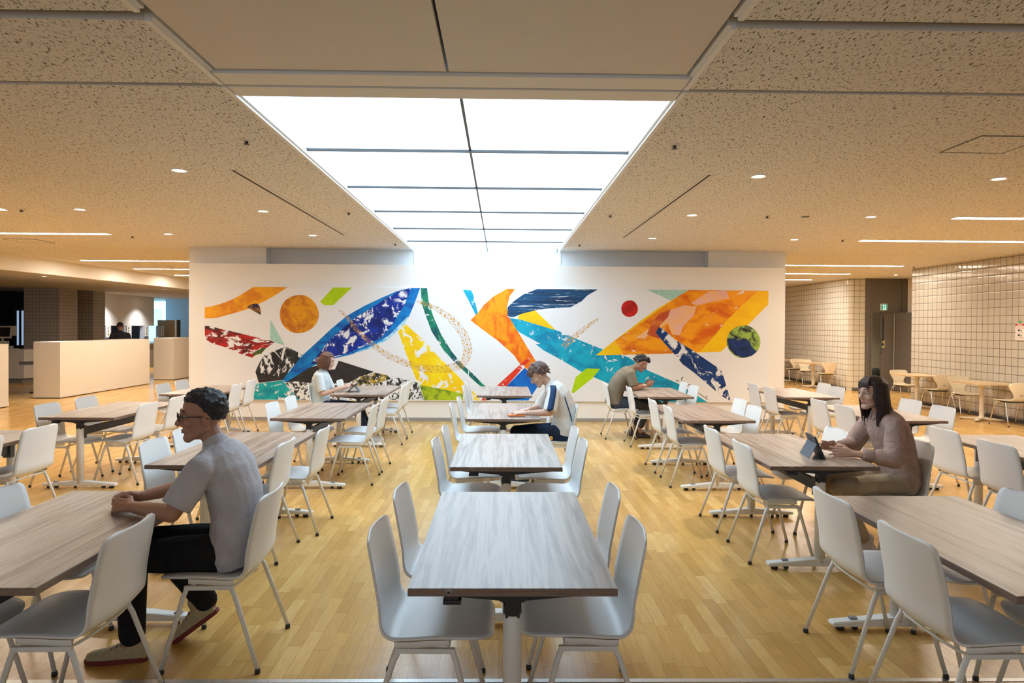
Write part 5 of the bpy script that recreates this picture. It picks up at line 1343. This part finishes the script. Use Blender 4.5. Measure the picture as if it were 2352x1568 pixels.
def sm(a, b, x):
    t = min(1, max(0, (x - a) / (b - a))); return t * t * (3 - 2 * t)
def cover_short(d, front=0.42, thick=0.27, low=-0.45):
    """hair on top, sides to the ears and nape; face left open"""
    az = abs(math.atan2(d.y, d.x))                     # 0 = straight ahead
    line = front + (low - front) * sm(0.9, 1.9, az) * 1.0
    if 1.0 < az < 1.75: line += 0.18 * (1 - abs(az - 1.4) / 0.4) if abs(az - 1.4) < 0.4 else 0
    return thick * sm(line - 0.10, line + 0.10, d.z)

def tufts(b, Hm, n, cover, base, ln, r, seed, sweep=(-0.5, 0, -0.25)):
    rr = random.Random(seed); k = 0
    while k < n:
        d = V((rr.gauss(0, 1), rr.gauss(0, 1), rr.gauss(0, 1))).normalized()
        if cover(d) < 0.15: continue
        k += 1
        p = V((-0.012, 0, 0.030)) + V((d.x * 0.094, d.y * 0.075, d.z * 0.088)) * base
        q = p + (d * 0.55 + V(sweep)).normalized() * ln * rr.uniform(0.6, 1.2)
        cap(b, [Hm @ p, Hm @ q], [r, r * 0.25], 6)

def person(name, label, loc, rz, S):
    root = thing('person', label, 'person', loc, rz, None)
    Hm = hmat(S['head'], S.get('yaw', 0), S.get('pitch', 0), S.get('roll', 0), S.get('hs', 1.0))
    nb, nt = V(S['neck']), Hm @ V((-0.018, 0, -0.055))
    k = S.get('build', 1.0)
    hip = S['hips']; sh = S['shoulders']; el = S['elbows']; wr = S['wrists']; kn = S['knees']; an = S['ankles']
    vox = S.get('vox', 0.006)
    b = bm_new()
    head_shapes(b, Hm)
    cap(b, [nb - (nt - nb).normalized() * 0.05, nb, nt], [0.062 * k, 0.054 * k, 0.050 * k])
    torso(b, S['torso'], -0.012)
    for i in (0, 1):
        cap(b, [nb - V((0, 0, 0.045)), sh[i]], [0.055 * k, 0.050 * k])
        cap(b, [sh[i], el[i], (V(el[i]) * 0.62 + V(wr[i]) * 0.38), wr[i]], [0.050 * k, 0.040 * k, 0.039 * k, 0.026 * k])
        hand(b, wr[i], **S['hands'][i])
        cap(b, [hip[i], kn[i], V(kn[i]) * 0.65 + V(an[i]) * 0.35, an[i]], [0.078 * k, 0.056 * k, 0.052 * k, 0.036 * k])
        cap(b, [an[i], V(an[i]) + V((0.03, 0, -0.03))], [0.036 * k, 0.032 * k])
    remesh('body', b, vox, 4, S['skin'], root)
    face_parts(root, Hm, S['hairmat'])
    # hair
    b = bm_new(); S['hair'](b, Hm); remesh('hair', b, 0.006, 3, S['hairmat'], root)
    # trousers
    b = bm_new()
    torso(b, S['torso'][:3], 0.006)
    for i in (0, 1):
        h, q, a = V(hip[i]), V(kn[i]), V(an[i])
        e = q + (a - q) * S.get('hem', 0.93)
        w = S.get('legw', 1.0)
        cap(b, [h, h * 0.5 + q * 0.5, q, q * 0.5 + e * 0.5, e], [0.092 * k * w, 0.084 * k * w, 0.070 * k * w, 0.062 * k * w, 0.056 * k * w])
    remesh('trousers', b, 0.008, 5, S['trousers'], root)
    # shirt
    b = bm_new()
    torso(b, S['torso'][S.get('shirt_from', 1):], 0.014)
    ne = nb + (nt - nb) * 0.10
    cap(b, [nb - V((0.01, 0, 0.05)), ne], [0.085 * k, 0.066 * k])
    sl = S.get('sleeve', 0.85); sw = S.get('sleevew', 1.0)
    for i in (0, 1):
        cap(b, [nb - V((0, 0, 0.045)), sh[i]], [0.074 * k, 0.066 * k])
        s0, e0, w0 = V(sh[i]), V(el[i]), V(wr[i])
        if sl <= 1: pts = [s0, s0 + (e0 - s0) * sl * 0.5, s0 + (e0 - s0) * sl]; rr = [0.068 * k, 0.064 * k * sw, 0.062 * k * sw]
        else: pts = [s0, s0 * 0.5 + e0 * 0.5, e0, e0 + (w0 - e0) * (sl - 1) * 0.6, e0 + (w0 - e0) * (sl - 1)]; rr = [0.070 * k, 0.070 * k * sw, 0.066 * k * sw, 0.058 * k * sw, 0.040 * k * sw]
        for j in range(1, len(pts)): tube(b, [pts[j - 1], pts[j]], [rr[j - 1], rr[j]], 16)
        for j in range(len(pts) - 1): ellipsoid(b, pts[j], (rr[j],) * 3)
    shirt = remesh('shirt', b, 0.0075, 5, S['shirt'], root)
    if 'shoes' in S:
        for kw in S['shoes']: shoe(root, **kw)
    return root, Hm, shirt

def torso_path(hipc, nb, side=1.0, lean=0.0, width=1.0, belly=1.0):
    """sections from the seat to the collar, following a rounded back"""
    hx, hz = hipc; nx, nz = nb; out = []
    for t, rf, rs in ((-0.10, 0.085, 0.150), (0.0, 0.112, 0.172), (0.14, 0.116, 0.168), (0.35, 0.108, 0.150), (0.58, 0.112, 0.162), (0.78, 0.108, 0.178), (0.91, 0.088, 0.160), (1.0, 0.060, 0.085)):
        bow = -lean * math.sin(PI * min(1, max(0, t)))
        out.append((hx + (nx - hx) * t + bow, hz + (nz - hz) * t, rf * belly, rs * width, 0.0))
    return out

def build_people():
    # ---- man in glasses at the near left table
    def hair_m(b, Hm): cv = lambda d: cover_short(d, 0.40, 0.215, -0.62); hair_cap(b, Hm, cv); tufts(b, Hm, 220, cv, 1.045, 0.013, 0.008, 2, (-0.3, 0, 0.0))
    S = dict(head=(0.115, -0.005, 1.195), yaw=0.50, pitch=0.04, hs=1.10, neck=(0.035, 0, 1.035), build=1.03,
             torso=torso_path((-0.065, 0.505), (0.03, 1.045), lean=0.045, width=1.05),
             hips=[(-0.02, 0.09, 0.525), (-0.02, -0.09, 0.525)], shoulders=[(0.04, 0.190, 0.955), (0.045, -0.190, 0.955)],
             elbows=[(0.135, 0.275, 0.768), (0.225, -0.205, 0.80)], wrists=[(0.405, 0.125, 0.762), (0.435, -0.035, 0.772)],
             hands=[dict(fwd=(0.95, -0.28, -0.02), up=(0.1, 0.75, 0.65), side=(0, -0.3, 1), curl=0.75), dict(fwd=(0.9, 0.42, 0.0), up=(0.2, -0.8, 0.6), side=(0, 0.3, 1), curl=0.8)],
             knees=[(0.40, 0.125, 0.515), (0.39, -0.10, 0.525)], ankles=[(0.405, 0.11, 0.10), (0.125, -0.115, 0.185)],
             skin=M['skin_deep'], hairmat=M['hair_black'], hair=hair_m, trousers=M['black_cloth'], shirt=M['tee_grey'], shirt_from=0, sleeve=0.86, sleevew=1.12, vox=0.0055, legw=1.05,
             shoes=[dict(ank=(0.40, 0.11, 0.0), toe_dir=(1, 0.12), mat=M['sneaker'], sole_mat=M['sole_red'], ln=0.285),
                    dict(ank=(0.10, -0.115, 0.0), toe_dir=(1, 0.10), mat=M['sneaker'], sole_mat=M['sole_red'], pitch=0.62, ln=0.285)])
    r, Hm, _ = person('person', 'person in pale grey tee, black trousers and glasses with clasped hands at near left table', (-1.40, 3.485, 0), PI, S)
    g = bm_new()
    for s in (-1, 1):
        pts = [(0.100, s * 0.034 + 0.024 * math.cos(a), 0.0 + 0.017 * math.sin(a)) for a in [2 * PI * i / 16 for i in range(17)]]
        tube(g, pts, 0.0022, 6)
        cap(g, [(0.098, s * 0.058, 0.006), (0.072, s * 0.078, 0.006), (0.0, s * 0.084, 0.0), (-0.02, s * 0.084, -0.012)], [0.0024] * 4, 6)
    cap(g, [(0.102, 0.011, 0.004), (0.105, 0, 0.006), (0.102, -0.011, 0.004)], [0.0022] * 3, 6)
    g.transform(Hm); obj('glasses', g, M['black'], r)
    # ---- long-haired woman with the tablet at the right
    def hair_w(b, Hm):
        hair_cap(b, Hm, lambda d: cover_short(d, 0.30, 0.25, -0.95))
        rr = random.Random(3)
        for s in (-1, 1):
            for i in range(13):
                a = 1.02 + i * 0.165
                x0, y0 = -0.014 + 0.097 * math.cos(a), s * 0.079 * math.sin(a)
                k = 1.0 + rr.uniform(-0.03, 0.05)
                z1 = (-0.23 if i > 2 else -0.185) - rr.uniform(0, 0.055)
                top = (0.045 * math.cos(a), s * 0.030, 0.112)
                pts = [Hm @ V(top), Hm @ V((x0 * 0.98, y0 * 0.98, 0.06)), Hm @ V((x0 * 1.03, y0 * 1.08, -0.03)), Hm @ V((x0 * 1.04 * k - 0.012, y0 * 1.12 * k, -0.12)), Hm @ V((x0 * 1.08 * k - 0.012 + rr.uniform(-.02, .02), y0 * 1.12 * k + rr.uniform(-.01, .01), z1))]
                cap(b, pts, [0.010, 0.014, 0.015, 0.013, 0.004], 8)
        for i in range(7):
            y = -0.040 + i * 0.0135
            cap(b, [Hm @ V((0.040, y * 0.6, 0.110)), Hm @ V((0.074, y, 0.078)), Hm @ V((0.083 - abs(y) * 0.2, y * 1.25, 0.042 - abs(y) * 0.2))], [0.009, 0.009, 0.0045], 8)
    S = dict(head=(0.130, 0, 1.180), yaw=0.26, pitch=0.03, hs=1.02, neck=(0.055, 0, 1.025), build=0.88,
             torso=torso_path((-0.09, 0.50), (0.055, 1.025), lean=0.03, width=0.98, belly=1.06),
             hips=[(-0.02, 0.085, 0.52), (-0.02, -0.085, 0.52)], shoulders=[(0.055, 0.170, 0.955), (0.055, -0.170, 0.955)],
             elbows=[(0.115, 0.275, 0.735), (0.16, -0.22, 0.745)], wrists=[(0.375, 0.185, 0.758), (0.40, -0.01, 0.768)],
             hands=[dict(fwd=(0.97, -0.10, 0.06), up=(0.15, 0.95, 0.35), side=(0, 0, 1), curl=0.28, spread=0.18, s=0.95), dict(fwd=(0.95, 0.16, 0.18), up=(0.1, -0.9, 0.35), side=(0, 0, 1), curl=0.25, spread=0.18, s=0.95)],
             knees=[(0.44, 0.115, 0.500), (0.46, -0.07, 0.505)], ankles=[(0.22, 0.085, 0.10), (0.20, -0.085, 0.10)],
             skin=M['skin_light'], hairmat=M['hair_dark'], hair=hair_w, trousers=M['khaki'], shirt=M['blouse'], sleeve=1.52, sleevew=1.18, vox=0.0055, legw=1.02,
             shoes=[dict(ank=(0.20, 0.085, 0.0), toe_dir=(1, 0.1), mat=M['sneaker_white'], sole_mat=M['white_trim'], ln=0.245), dict(ank=(0.18, -0.085, 0.0), toe_dir=(1, -0.05), mat=M['sneaker_white'], sole_mat=M['white_trim'], ln=0.245)])
    r, Hm, sh = person('person', 'long dark-haired person in dusty rose blouse and khaki trousers touching a propped tablet', (2.905, 5.05, 0), PI, S)
    # collar, placket, cuffs
    b = bm_new()
    for s in (-1, 1): cap(b, [(0.03, s * 0.062, 1.045), (0.095, s * 0.060, 1.035), (0.130, s * 0.022, 0.985)], [0.012, 0.013, 0.008], 8)
    cap(b, [(0.03, 0.062, 1.045), (-0.02, 0.0, 1.06), (0.03, -0.062, 1.045)], [0.012, 0.013, 0.012], 8)
    remesh('collar', b, 0.005, 2, M['blouse'], r)
    for i, (a, c) in enumerate((((0.255, 0.225, 0.750), (0.305, 0.208, 0.752)), ((0.29, -0.105, 0.760), (0.335, -0.067, 0.762)))):
        b = bm_new(); tube(b, [a, c], [0.050, 0.047], 18); ellipsoid(b, a, (0.05,) * 3); remesh('cuff', b, 0.005, 2, M['blouse'], r)
    # ---- person with the striped-sleeve tee in the middle row
    def hair_b(b, Hm):
        cv = lambda d: cover_short(d, 0.26, 0.28, -0.55); hair_cap(b, Hm, cv); tufts(b, Hm, 110, cv, 1.10, 0.034, 0.014, 6, (0.1, 0, -0.7))
        rr = random.Random(5)
        for i in range(26):
            a = rr.uniform(-PI, PI); e = rr.uniform(0.1, 1.3)
            d = V((math.cos(e) * math.cos(a), math.cos(e) * math.sin(a), math.sin(e)))
            if d.x > 0.5 and d.z < 0.35: continue
            p = V((-0.012, 0, 0.03)) + V((d.x * 0.094, d.y * 0.075, d.z * 0.088)) * 1.13
            q = p + V((0.012 + 0.02 * d.x, 0.016 * d.y, -0.030 + 0.02 * d.z))
            cap(b, [Hm @ p, Hm @ q], [0.015, 0.005], 8)
        for i in range(9):
            y = -0.056 + i * 0.014
            cap(b, [Hm @ V((-0.095, y, 0.0)), Hm @ V((-0.105, y * 1.05, -0.055))], [0.016, 0.005], 8)
            cap(b, [Hm @ V((0.070, y, 0.075)), Hm @ V((0.090, y * 1.02, 0.030))], [0.016, 0.006], 8)
    S = dict(head=(0.185, 0.01, 1.140), yaw=0.10, pitch=0.62, hs=1.03, neck=(0.050, 0, 1.025), build=0.95,
             torso=torso_path((-0.075, 0.505), (0.045, 1.035), lean=0.075, width=1.02, belly=1.06),
             hips=[(-0.02, 0.09, 0.52), (-0.02, -0.09, 0.52)], shoulders=[(0.035, 0.180, 0.955), (0.035, -0.180, 0.955)],
             elbows=[(0.085, 0.285, 0.765), (0.16, -0.20, 0.765)], wrists=[(0.335, 0.275, 0.756), (0.30, 0.02, 0.760)],
             hands=[dict(fwd=(0.97, 0.1, 0.05), up=(0.1, 0.25, 0.95), side=(0, -1, 0.2), curl=0.35, spread=0.2, s=0.95), dict(fwd=(0.7, 0.7, 0.0), up=(0, 0, 1), side=(-0.5, 0.5, 0), curl=0.35, s=0.95)],
             knees=[(0.42, 0.115, 0.505), (0.42, -0.10, 0.505)], ankles=[(0.32, 0.10, 0.10), (0.33, -0.09, 0.10)],
             skin=M['skin_light'], hairmat=M['hair_brown'], hair=hair_b, trousers=M['denim'], shirt=M['tee_white'], sleeve=1.0, sleevew=1.22, vox=0.006, legw=1.08,
             shoes=[dict(ank=(0.30, 0.10, 0.0), toe_dir=(1, 0.1), mat=M['black'], sole_mat=M['dark_metal']), dict(ank=(0.31, -0.09, 0.0), toe_dir=(1, -0.1), mat=M['black'], sole_mat=M['dark_metal'])])
    r, Hm, sh = person('person', 'brown-haired person in white tee with navy sleeve stripe bending over the third middle-row table', (0.595, 7.36, 0), PI, S)
    b = bm_new()
    arc = [(0.042, 0.125, 1.032), (0.040, 0.195, 1.016), (0.042, 0.240, 0.982), (0.056, 0.288, 0.915), (0.071, 0.325, 0.855), (0.084, 0.354, 0.800)]
    q = catmull(arc, 20)
    va = [b.verts.new((x - 0.032, y + 0.001, z + 0.002)) for x, y, z in q]; vm = [b.verts.new((x, y + 0.011, z + 0.006)) for x, y, z in q]; vb = [b.verts.new((x + 0.032, y + 0.001, z + 0.002)) for x, y, z in q]
    vc = [b.verts.new((x, y - 0.03, z - 0.02)) for x, y, z in q]
    for A, B in ((va, vm), (vm, vb), (vb, vc), (vc, va)):
        for i in range(len(q) - 1): b.faces.new((A[i], A[i + 1], B[i + 1], B[i]))
    b.faces.new((va[0], vm[0], vb[0], vc[0])); b.faces.new((va[-1], vc[-1], vb[-1], vm[-1]))
    bmesh.ops.recalc_face_normals(b, faces=b.faces)
    obj('sleeve_stripe', b, M['stripe_navy'], r, smooth=True)
    b = bm_new(); tube(b, catmull([(-0.075, 0.170, 0.93), (-0.105, 0.187, 0.85), (-0.14, 0.185, 0.74), (-0.16, 0.165, 0.66)], 14), 0.006, 6); obj('piping', b, M['stripe_navy'], r)
    b = bm_new(); tube(b, catmull([(0.06, 0.187, 0.60), (0.065, 0.20, 0.54), (0.06, 0.205, 0.50), (0.055, 0.21, 0.36)], 14), 0.0065, 8); st = obj('key_strap', b, M['black'], r)
    b = bm_new(); ellipsoid(b, (0.062, 0.212, 0.485), (0.022, 0.012, 0.024)); obj('charm', b, M['amber_charm'], st, smooth=True)
    # ---- man in the olive tee before the mural
    def hair_o(b, Hm):
        cv = lambda d: cover_short(d, 0.36, 0.24, -0.45); hair_cap(b, Hm, cv); tufts(b, Hm, 110, cv, 1.06, 0.028, 0.013, 4)
        cap(b, [Hm @ V((0.05, -0.03, 0.11)), Hm @ V((0.085, 0.0, 0.085)), Hm @ V((0.07, 0.03, 0.095))], [0.03, 0.028, 0.028])
    S = dict(head=(0.335, 0.0, 1.115), yaw=-0.10, pitch=0.55, hs=1.03, neck=(0.190, 0, 1.015), build=1.0,
             torso=torso_path((-0.065, 0.505), (0.185, 1.025), lean=0.085, width=1.05, belly=1.05),
             hips=[(-0.02, 0.09, 0.52), (-0.02, -0.09, 0.52)], shoulders=[(0.150, 0.185, 0.955), (0.150, -0.185, 0.955)],
             elbows=[(0.21, 0.235, 0.765), (0.195, -0.235, 0.765)], wrists=[(0.41, 0.045, 0.785), (0.41, -0.07, 0.780)],
             hands=[dict(fwd=(0.9, -0.2, 0.25), up=(0, 0.8, -0.3), side=(0, -0.3, 1), curl=0.55, s=0.95), dict(fwd=(0.9, 0.2, 0.25), up=(0, -0.8, -0.3), side=(0, 0.3, 1), curl=0.55, s=0.95)],
             knees=[(0.43, 0.10, 0.505), (0.43, -0.10, 0.505)], ankles=[(0.27, 0.10, 0.105), (0.29, -0.09, 0.105)],
             skin=M['skin'], hairmat=M['hair_black'], hair=hair_o, trousers=M['slate_cloth'], shirt=M['tee_olive'], sleeve=0.9, sleevew=1.15, vox=0.0065, hem=0.78,
             shoes=[dict(ank=(0.25, 0.10, 0.0), toe_dir=(1, 0.05), mat=M['leather_brown'], sole_mat=M['black']), dict(ank=(0.27, -0.09, 0.0), toe_dir=(1, -0.05), mat=M['leather_brown'], sole_mat=M['black'])])
    r, Hm, sh = person('person', 'person in olive-brown tee and slate trousers bent over a phone before the mural', (1.785, 10.29, 0), 0, S)
    b = bm_new(); tube(b, [(0.345, -0.112, 0.777), (0.368, -0.097, 0.779)], 0.034, 16); obj('watch', b, M['white_trim'], r)
    # ---- bob-haired woman with a tablet by the mural
    def hair_l(b, Hm):
        hair_cap(b, Hm, lambda d: cover_short(d, 0.46, 0.31, -0.75))
        for s in (-1, 1):
            for i in range(7):
                a = 0.95 + i * 0.30
                x0, y0 = -0.012 + 0.098 * math.cos(a), s * 0.085 * math.sin(a)
                cap(b, [Hm @ V((x0 * 0.85, y0 * 0.9, 0.07)), Hm @ V((x0 * 1.04, y0 * 1.06, -0.01)), Hm @ V((x0 * 1.02, y0 * 1.04, -0.075)), Hm @ V((x0 * 0.92, y0 * 0.9, -0.115))], [0.022, 0.026, 0.024, 0.010], 8)
    S = dict(head=(0.005, 0.0, 1.150), yaw=-0.05, pitch=0.22, hs=1.0, neck=(-0.06, 0, 1.000), build=0.86,
             torso=torso_path((-0.085, 0.50), (-0.065, 1.005), lean=0.02, width=0.95, belly=1.0),
             hips=[(-0.02, 0.085, 0.515), (-0.02, -0.085, 0.515)], shoulders=[(-0.065, 0.165, 0.93), (-0.065, -0.165, 0.93)],
             elbows=[(0.03, 0.19, 0.715), (0.0, -0.225, 0.705)], wrists=[(0.24, 0.06, 0.775), (0.235, -0.10, 0.775)],
             hands=[dict(fwd=(0.93, 0.02, 0.3), up=(0, 0.6, 0.7), side=(0, -1, 0.3), curl=0.4, s=0.92), dict(fwd=(0.93, 0.15, 0.35), up=(0, -0.6, 0.7), side=(0, 1, 0.3), curl=0.6, s=0.92)],
             knees=[(0.42, 0.09, 0.495), (0.42, -0.08, 0.495)], ankles=[(0.62, 0.09, 0.105), (0.63, -0.06, 0.105)],
             skin=M['skin_light'], hairmat=M['hair_auburn'], hair=hair_l, trousers=M['navy_cloth'], shirt=M['tee_mint'], sleeve=0.88, sleevew=1.08, vox=0.006, hem=0.80, legw=1.1,
             shoes=[dict(ank=(0.61, 0.09, 0.0), toe_dir=(1, 0.08), mat=M['sneaker_white'], sole_mat=M['white_trim'], ln=0.24), dict(ank=(0.62, -0.06, 0.0), toe_dir=(1, -0.05), mat=M['sneaker_white'], sole_mat=M['white_trim'], ln=0.24)])
    person('person', 'auburn bob-haired person in pale tee writing on a tablet before the mural', (-2.47, 9.75, 0), 0, S)
    # ---- staff member far left, seen from behind
    def hair_s(b, Hm): hair_cap(b, Hm, lambda d: cover_short(d, 0.35, 0.29, -0.5))
    S = dict(head=(0.03, 0.0, 1.585), yaw=-0.5, pitch=0.1, hs=1.0, neck=(0.0, 0, 1.41), build=1.0,
             torso=[(0, 0.80, 0.09, 0.14, 0), (0, 0.90, 0.12, 0.175, 0), (0, 1.0, 0.115, 0.165, 0), (0, 1.12, 0.11, 0.155, 0), (0, 1.25, 0.12, 0.18, 0), (0, 1.34, 0.11, 0.185, 0), (0, 1.40, 0.07, 0.12, 0)],
             hips=[(0, 0.09, 0.88), (0, -0.09, 0.88)], shoulders=[(0, 0.20, 1.33), (0, -0.20, 1.33)], elbows=[(0.02, 0.27, 1.07), (0.02, -0.27, 1.07)], wrists=[(0.24, 0.20, 1.02), (0.24, -0.20, 1.02)],
             hands=[dict(fwd=(1, -0.1, 0), up=(0, 0.3, 1), side=(0, -1, 0)), dict(fwd=(1, 0.1, 0), up=(0, -0.3, 1), side=(0, 1, 0))],
             knees=[(0.02, 0.10, 0.48), (0.02, -0.10, 0.48)], ankles=[(0, 0.10, 0.10), (0, -0.10, 0.10)],
             skin=M['skin'], hairmat=M['hair_black'], hair=hair_s, trousers=M['slate_cloth'], shirt=M['uniform'], sleeve=1.5, vox=0.012,
             shoes=[dict(ank=(0, 0.10, 0.0), toe_dir=(1, 0.1), mat=M['black'], sole_mat=M['black']), dict(ank=(0, -0.10, 0.0), toe_dir=(1, -0.1), mat=M['black'], sole_mat=M['black'])])
    r, Hm, _ = person('person', 'person in dark cap and charcoal uniform standing behind the long low partition', (-11.6, 21.0, 0), math.radians(120), S)
    b = bm_new(); hair_cap(b, Hm, lambda d: 0.34 * sm(0.02, 0.10, d.z)); cap(b, [Hm @ V((0.07, 0.035, 0.055)), Hm @ V((0.125, 0, 0.05)), Hm @ V((0.07, -0.035, 0.055))], [0.012] * 3)
    remesh('cap', b, 0.008, 2, M['black'], r)
M['skin_deep'] = None

# ------------------------------------------------------------------ things on the tables
def tablet(name, label, loc, rz, tilt, w, h, prop=True):
    t = thing(name, label, 'tablet', loc, rz)
    T = Matrix.Rotation(tilt, 4, 'Y')     # leans back away from +x (screen faces -x before rz)
    b = bm_new(); box(b, -0.006, 0.006, -w / 2, w / 2, 0.0, h, bev=0.004); b.transform(T); s = obj('slab', b, M['tablet_dark'], t)
    b = bm_new(); box(b, -0.0072, -0.005, -w / 2 + 0.008, w / 2 - 0.008, 0.008, h - 0.008); b.transform(T); obj('screen', b, M['screen'], s)
    b = bm_new(); box(b, 0.006, 0.0085, -w / 2, w / 2, h * 0.70, h, bev=0.001); b.transform(T); obj('cover_top', b, M['tablet_dark'], t)
    top = T @ V((0.0085, 0, h * 0.70))
    b = bm_new(); tube(b, [T @ V((0.0085, w / 2 - 0.022, h - 0.02)), T @ V((0.0105, w / 2 - 0.022, h - 0.02))], 0.006, 12); obj('camera_lens', b, M['steel'], t)
    if prop:
        foot = V((top.x + 0.055, 0, 0.004))
        b = bm_new(); d = (foot - top); n = V((-d.z, 0, d.x)).normalized() * 0.002
        vs = [b.verts.new(p + q + V((0, y, 0))) for p in (top, foot) for q in (n, -n) for y in (-w / 2, w / 2)]
        for a in ((0, 1, 5, 4), (2, 6, 7, 3), (0, 4, 6, 2), (1, 3, 7, 5), (0, 2, 3, 1), (4, 5, 7, 6)): b.faces.new([vs[i] for i in a])
        bmesh.ops.recalc_face_normals(b, faces=b.faces)
        obj('stand_flap', b, M['tablet'], t)
    return t
M['tablet_dark'] = plain('charcoal_tablet_case', (0.035, 0.042, 0.055), 0.5, var=0.1)
M['phone'] = plain('olive_phone_case', (0.22, 0.20, 0.09), 0.4)
M['skin_deep'] = M['skin']
build_people()
def build_props():
    tablet('tablet', 'blue-grey tablet in a folded stand cover on the second right-row table', (2.335, 4.93, 0.7205), PI - 0.16, math.radians(24), 0.235, 0.175)
    tablet('tablet', 'dark tablet on a low stand held by the bob-haired person by the mural', (-2.16, 9.68, 0.7205), 0.1, math.radians(48), 0.22, 0.19)
    p = thing('phone', 'small olive phone held by the person in the olive tee', 'phone', (2.275, 10.275, 0.81), 0)
    b = bm_new(); box(b, -0.07, 0.07, -0.035, 0.035, -0.004, 0.004, bev=0.003); b.transform(Matrix.Rotation(math.radians(-25), 4, 'Y')); o = obj('body', b, M['phone'], p)
    b = bm_new(); box(b, -0.066, 0.066, -0.032, 0.032, 0.004, 0.005); b.transform(Matrix.Rotation(math.radians(-25), 4, 'Y')); obj('screen', b, M['screen'], p)
    b = bm_new(); tube(b, [(-2.19, 9.60, 0.80), (-2.09, 9.63, 0.87)], 0.0045, 8)
    tag(obj('stylus', b, M['white_trim']), 'thin white stylus in the hand of the bob-haired person', 'stylus')
    c = thing('orange_case', 'flat orange case under the hand of the striped-sleeve person', 'case', (0.165, 7.09, 0.7205), 0.12)
    b = bm_new(); box(b, -0.085, 0.085, -0.05, 0.05, 0, 0.006, bev=0.002); obj('base', b, M['grey_plastic'], c)
    b = bm_new(); box(b, -0.085, 0.085, -0.05, 0.05, 0.006, 0.022, bev=0.005); obj('lid', b, M['orange'], c)
build_props()
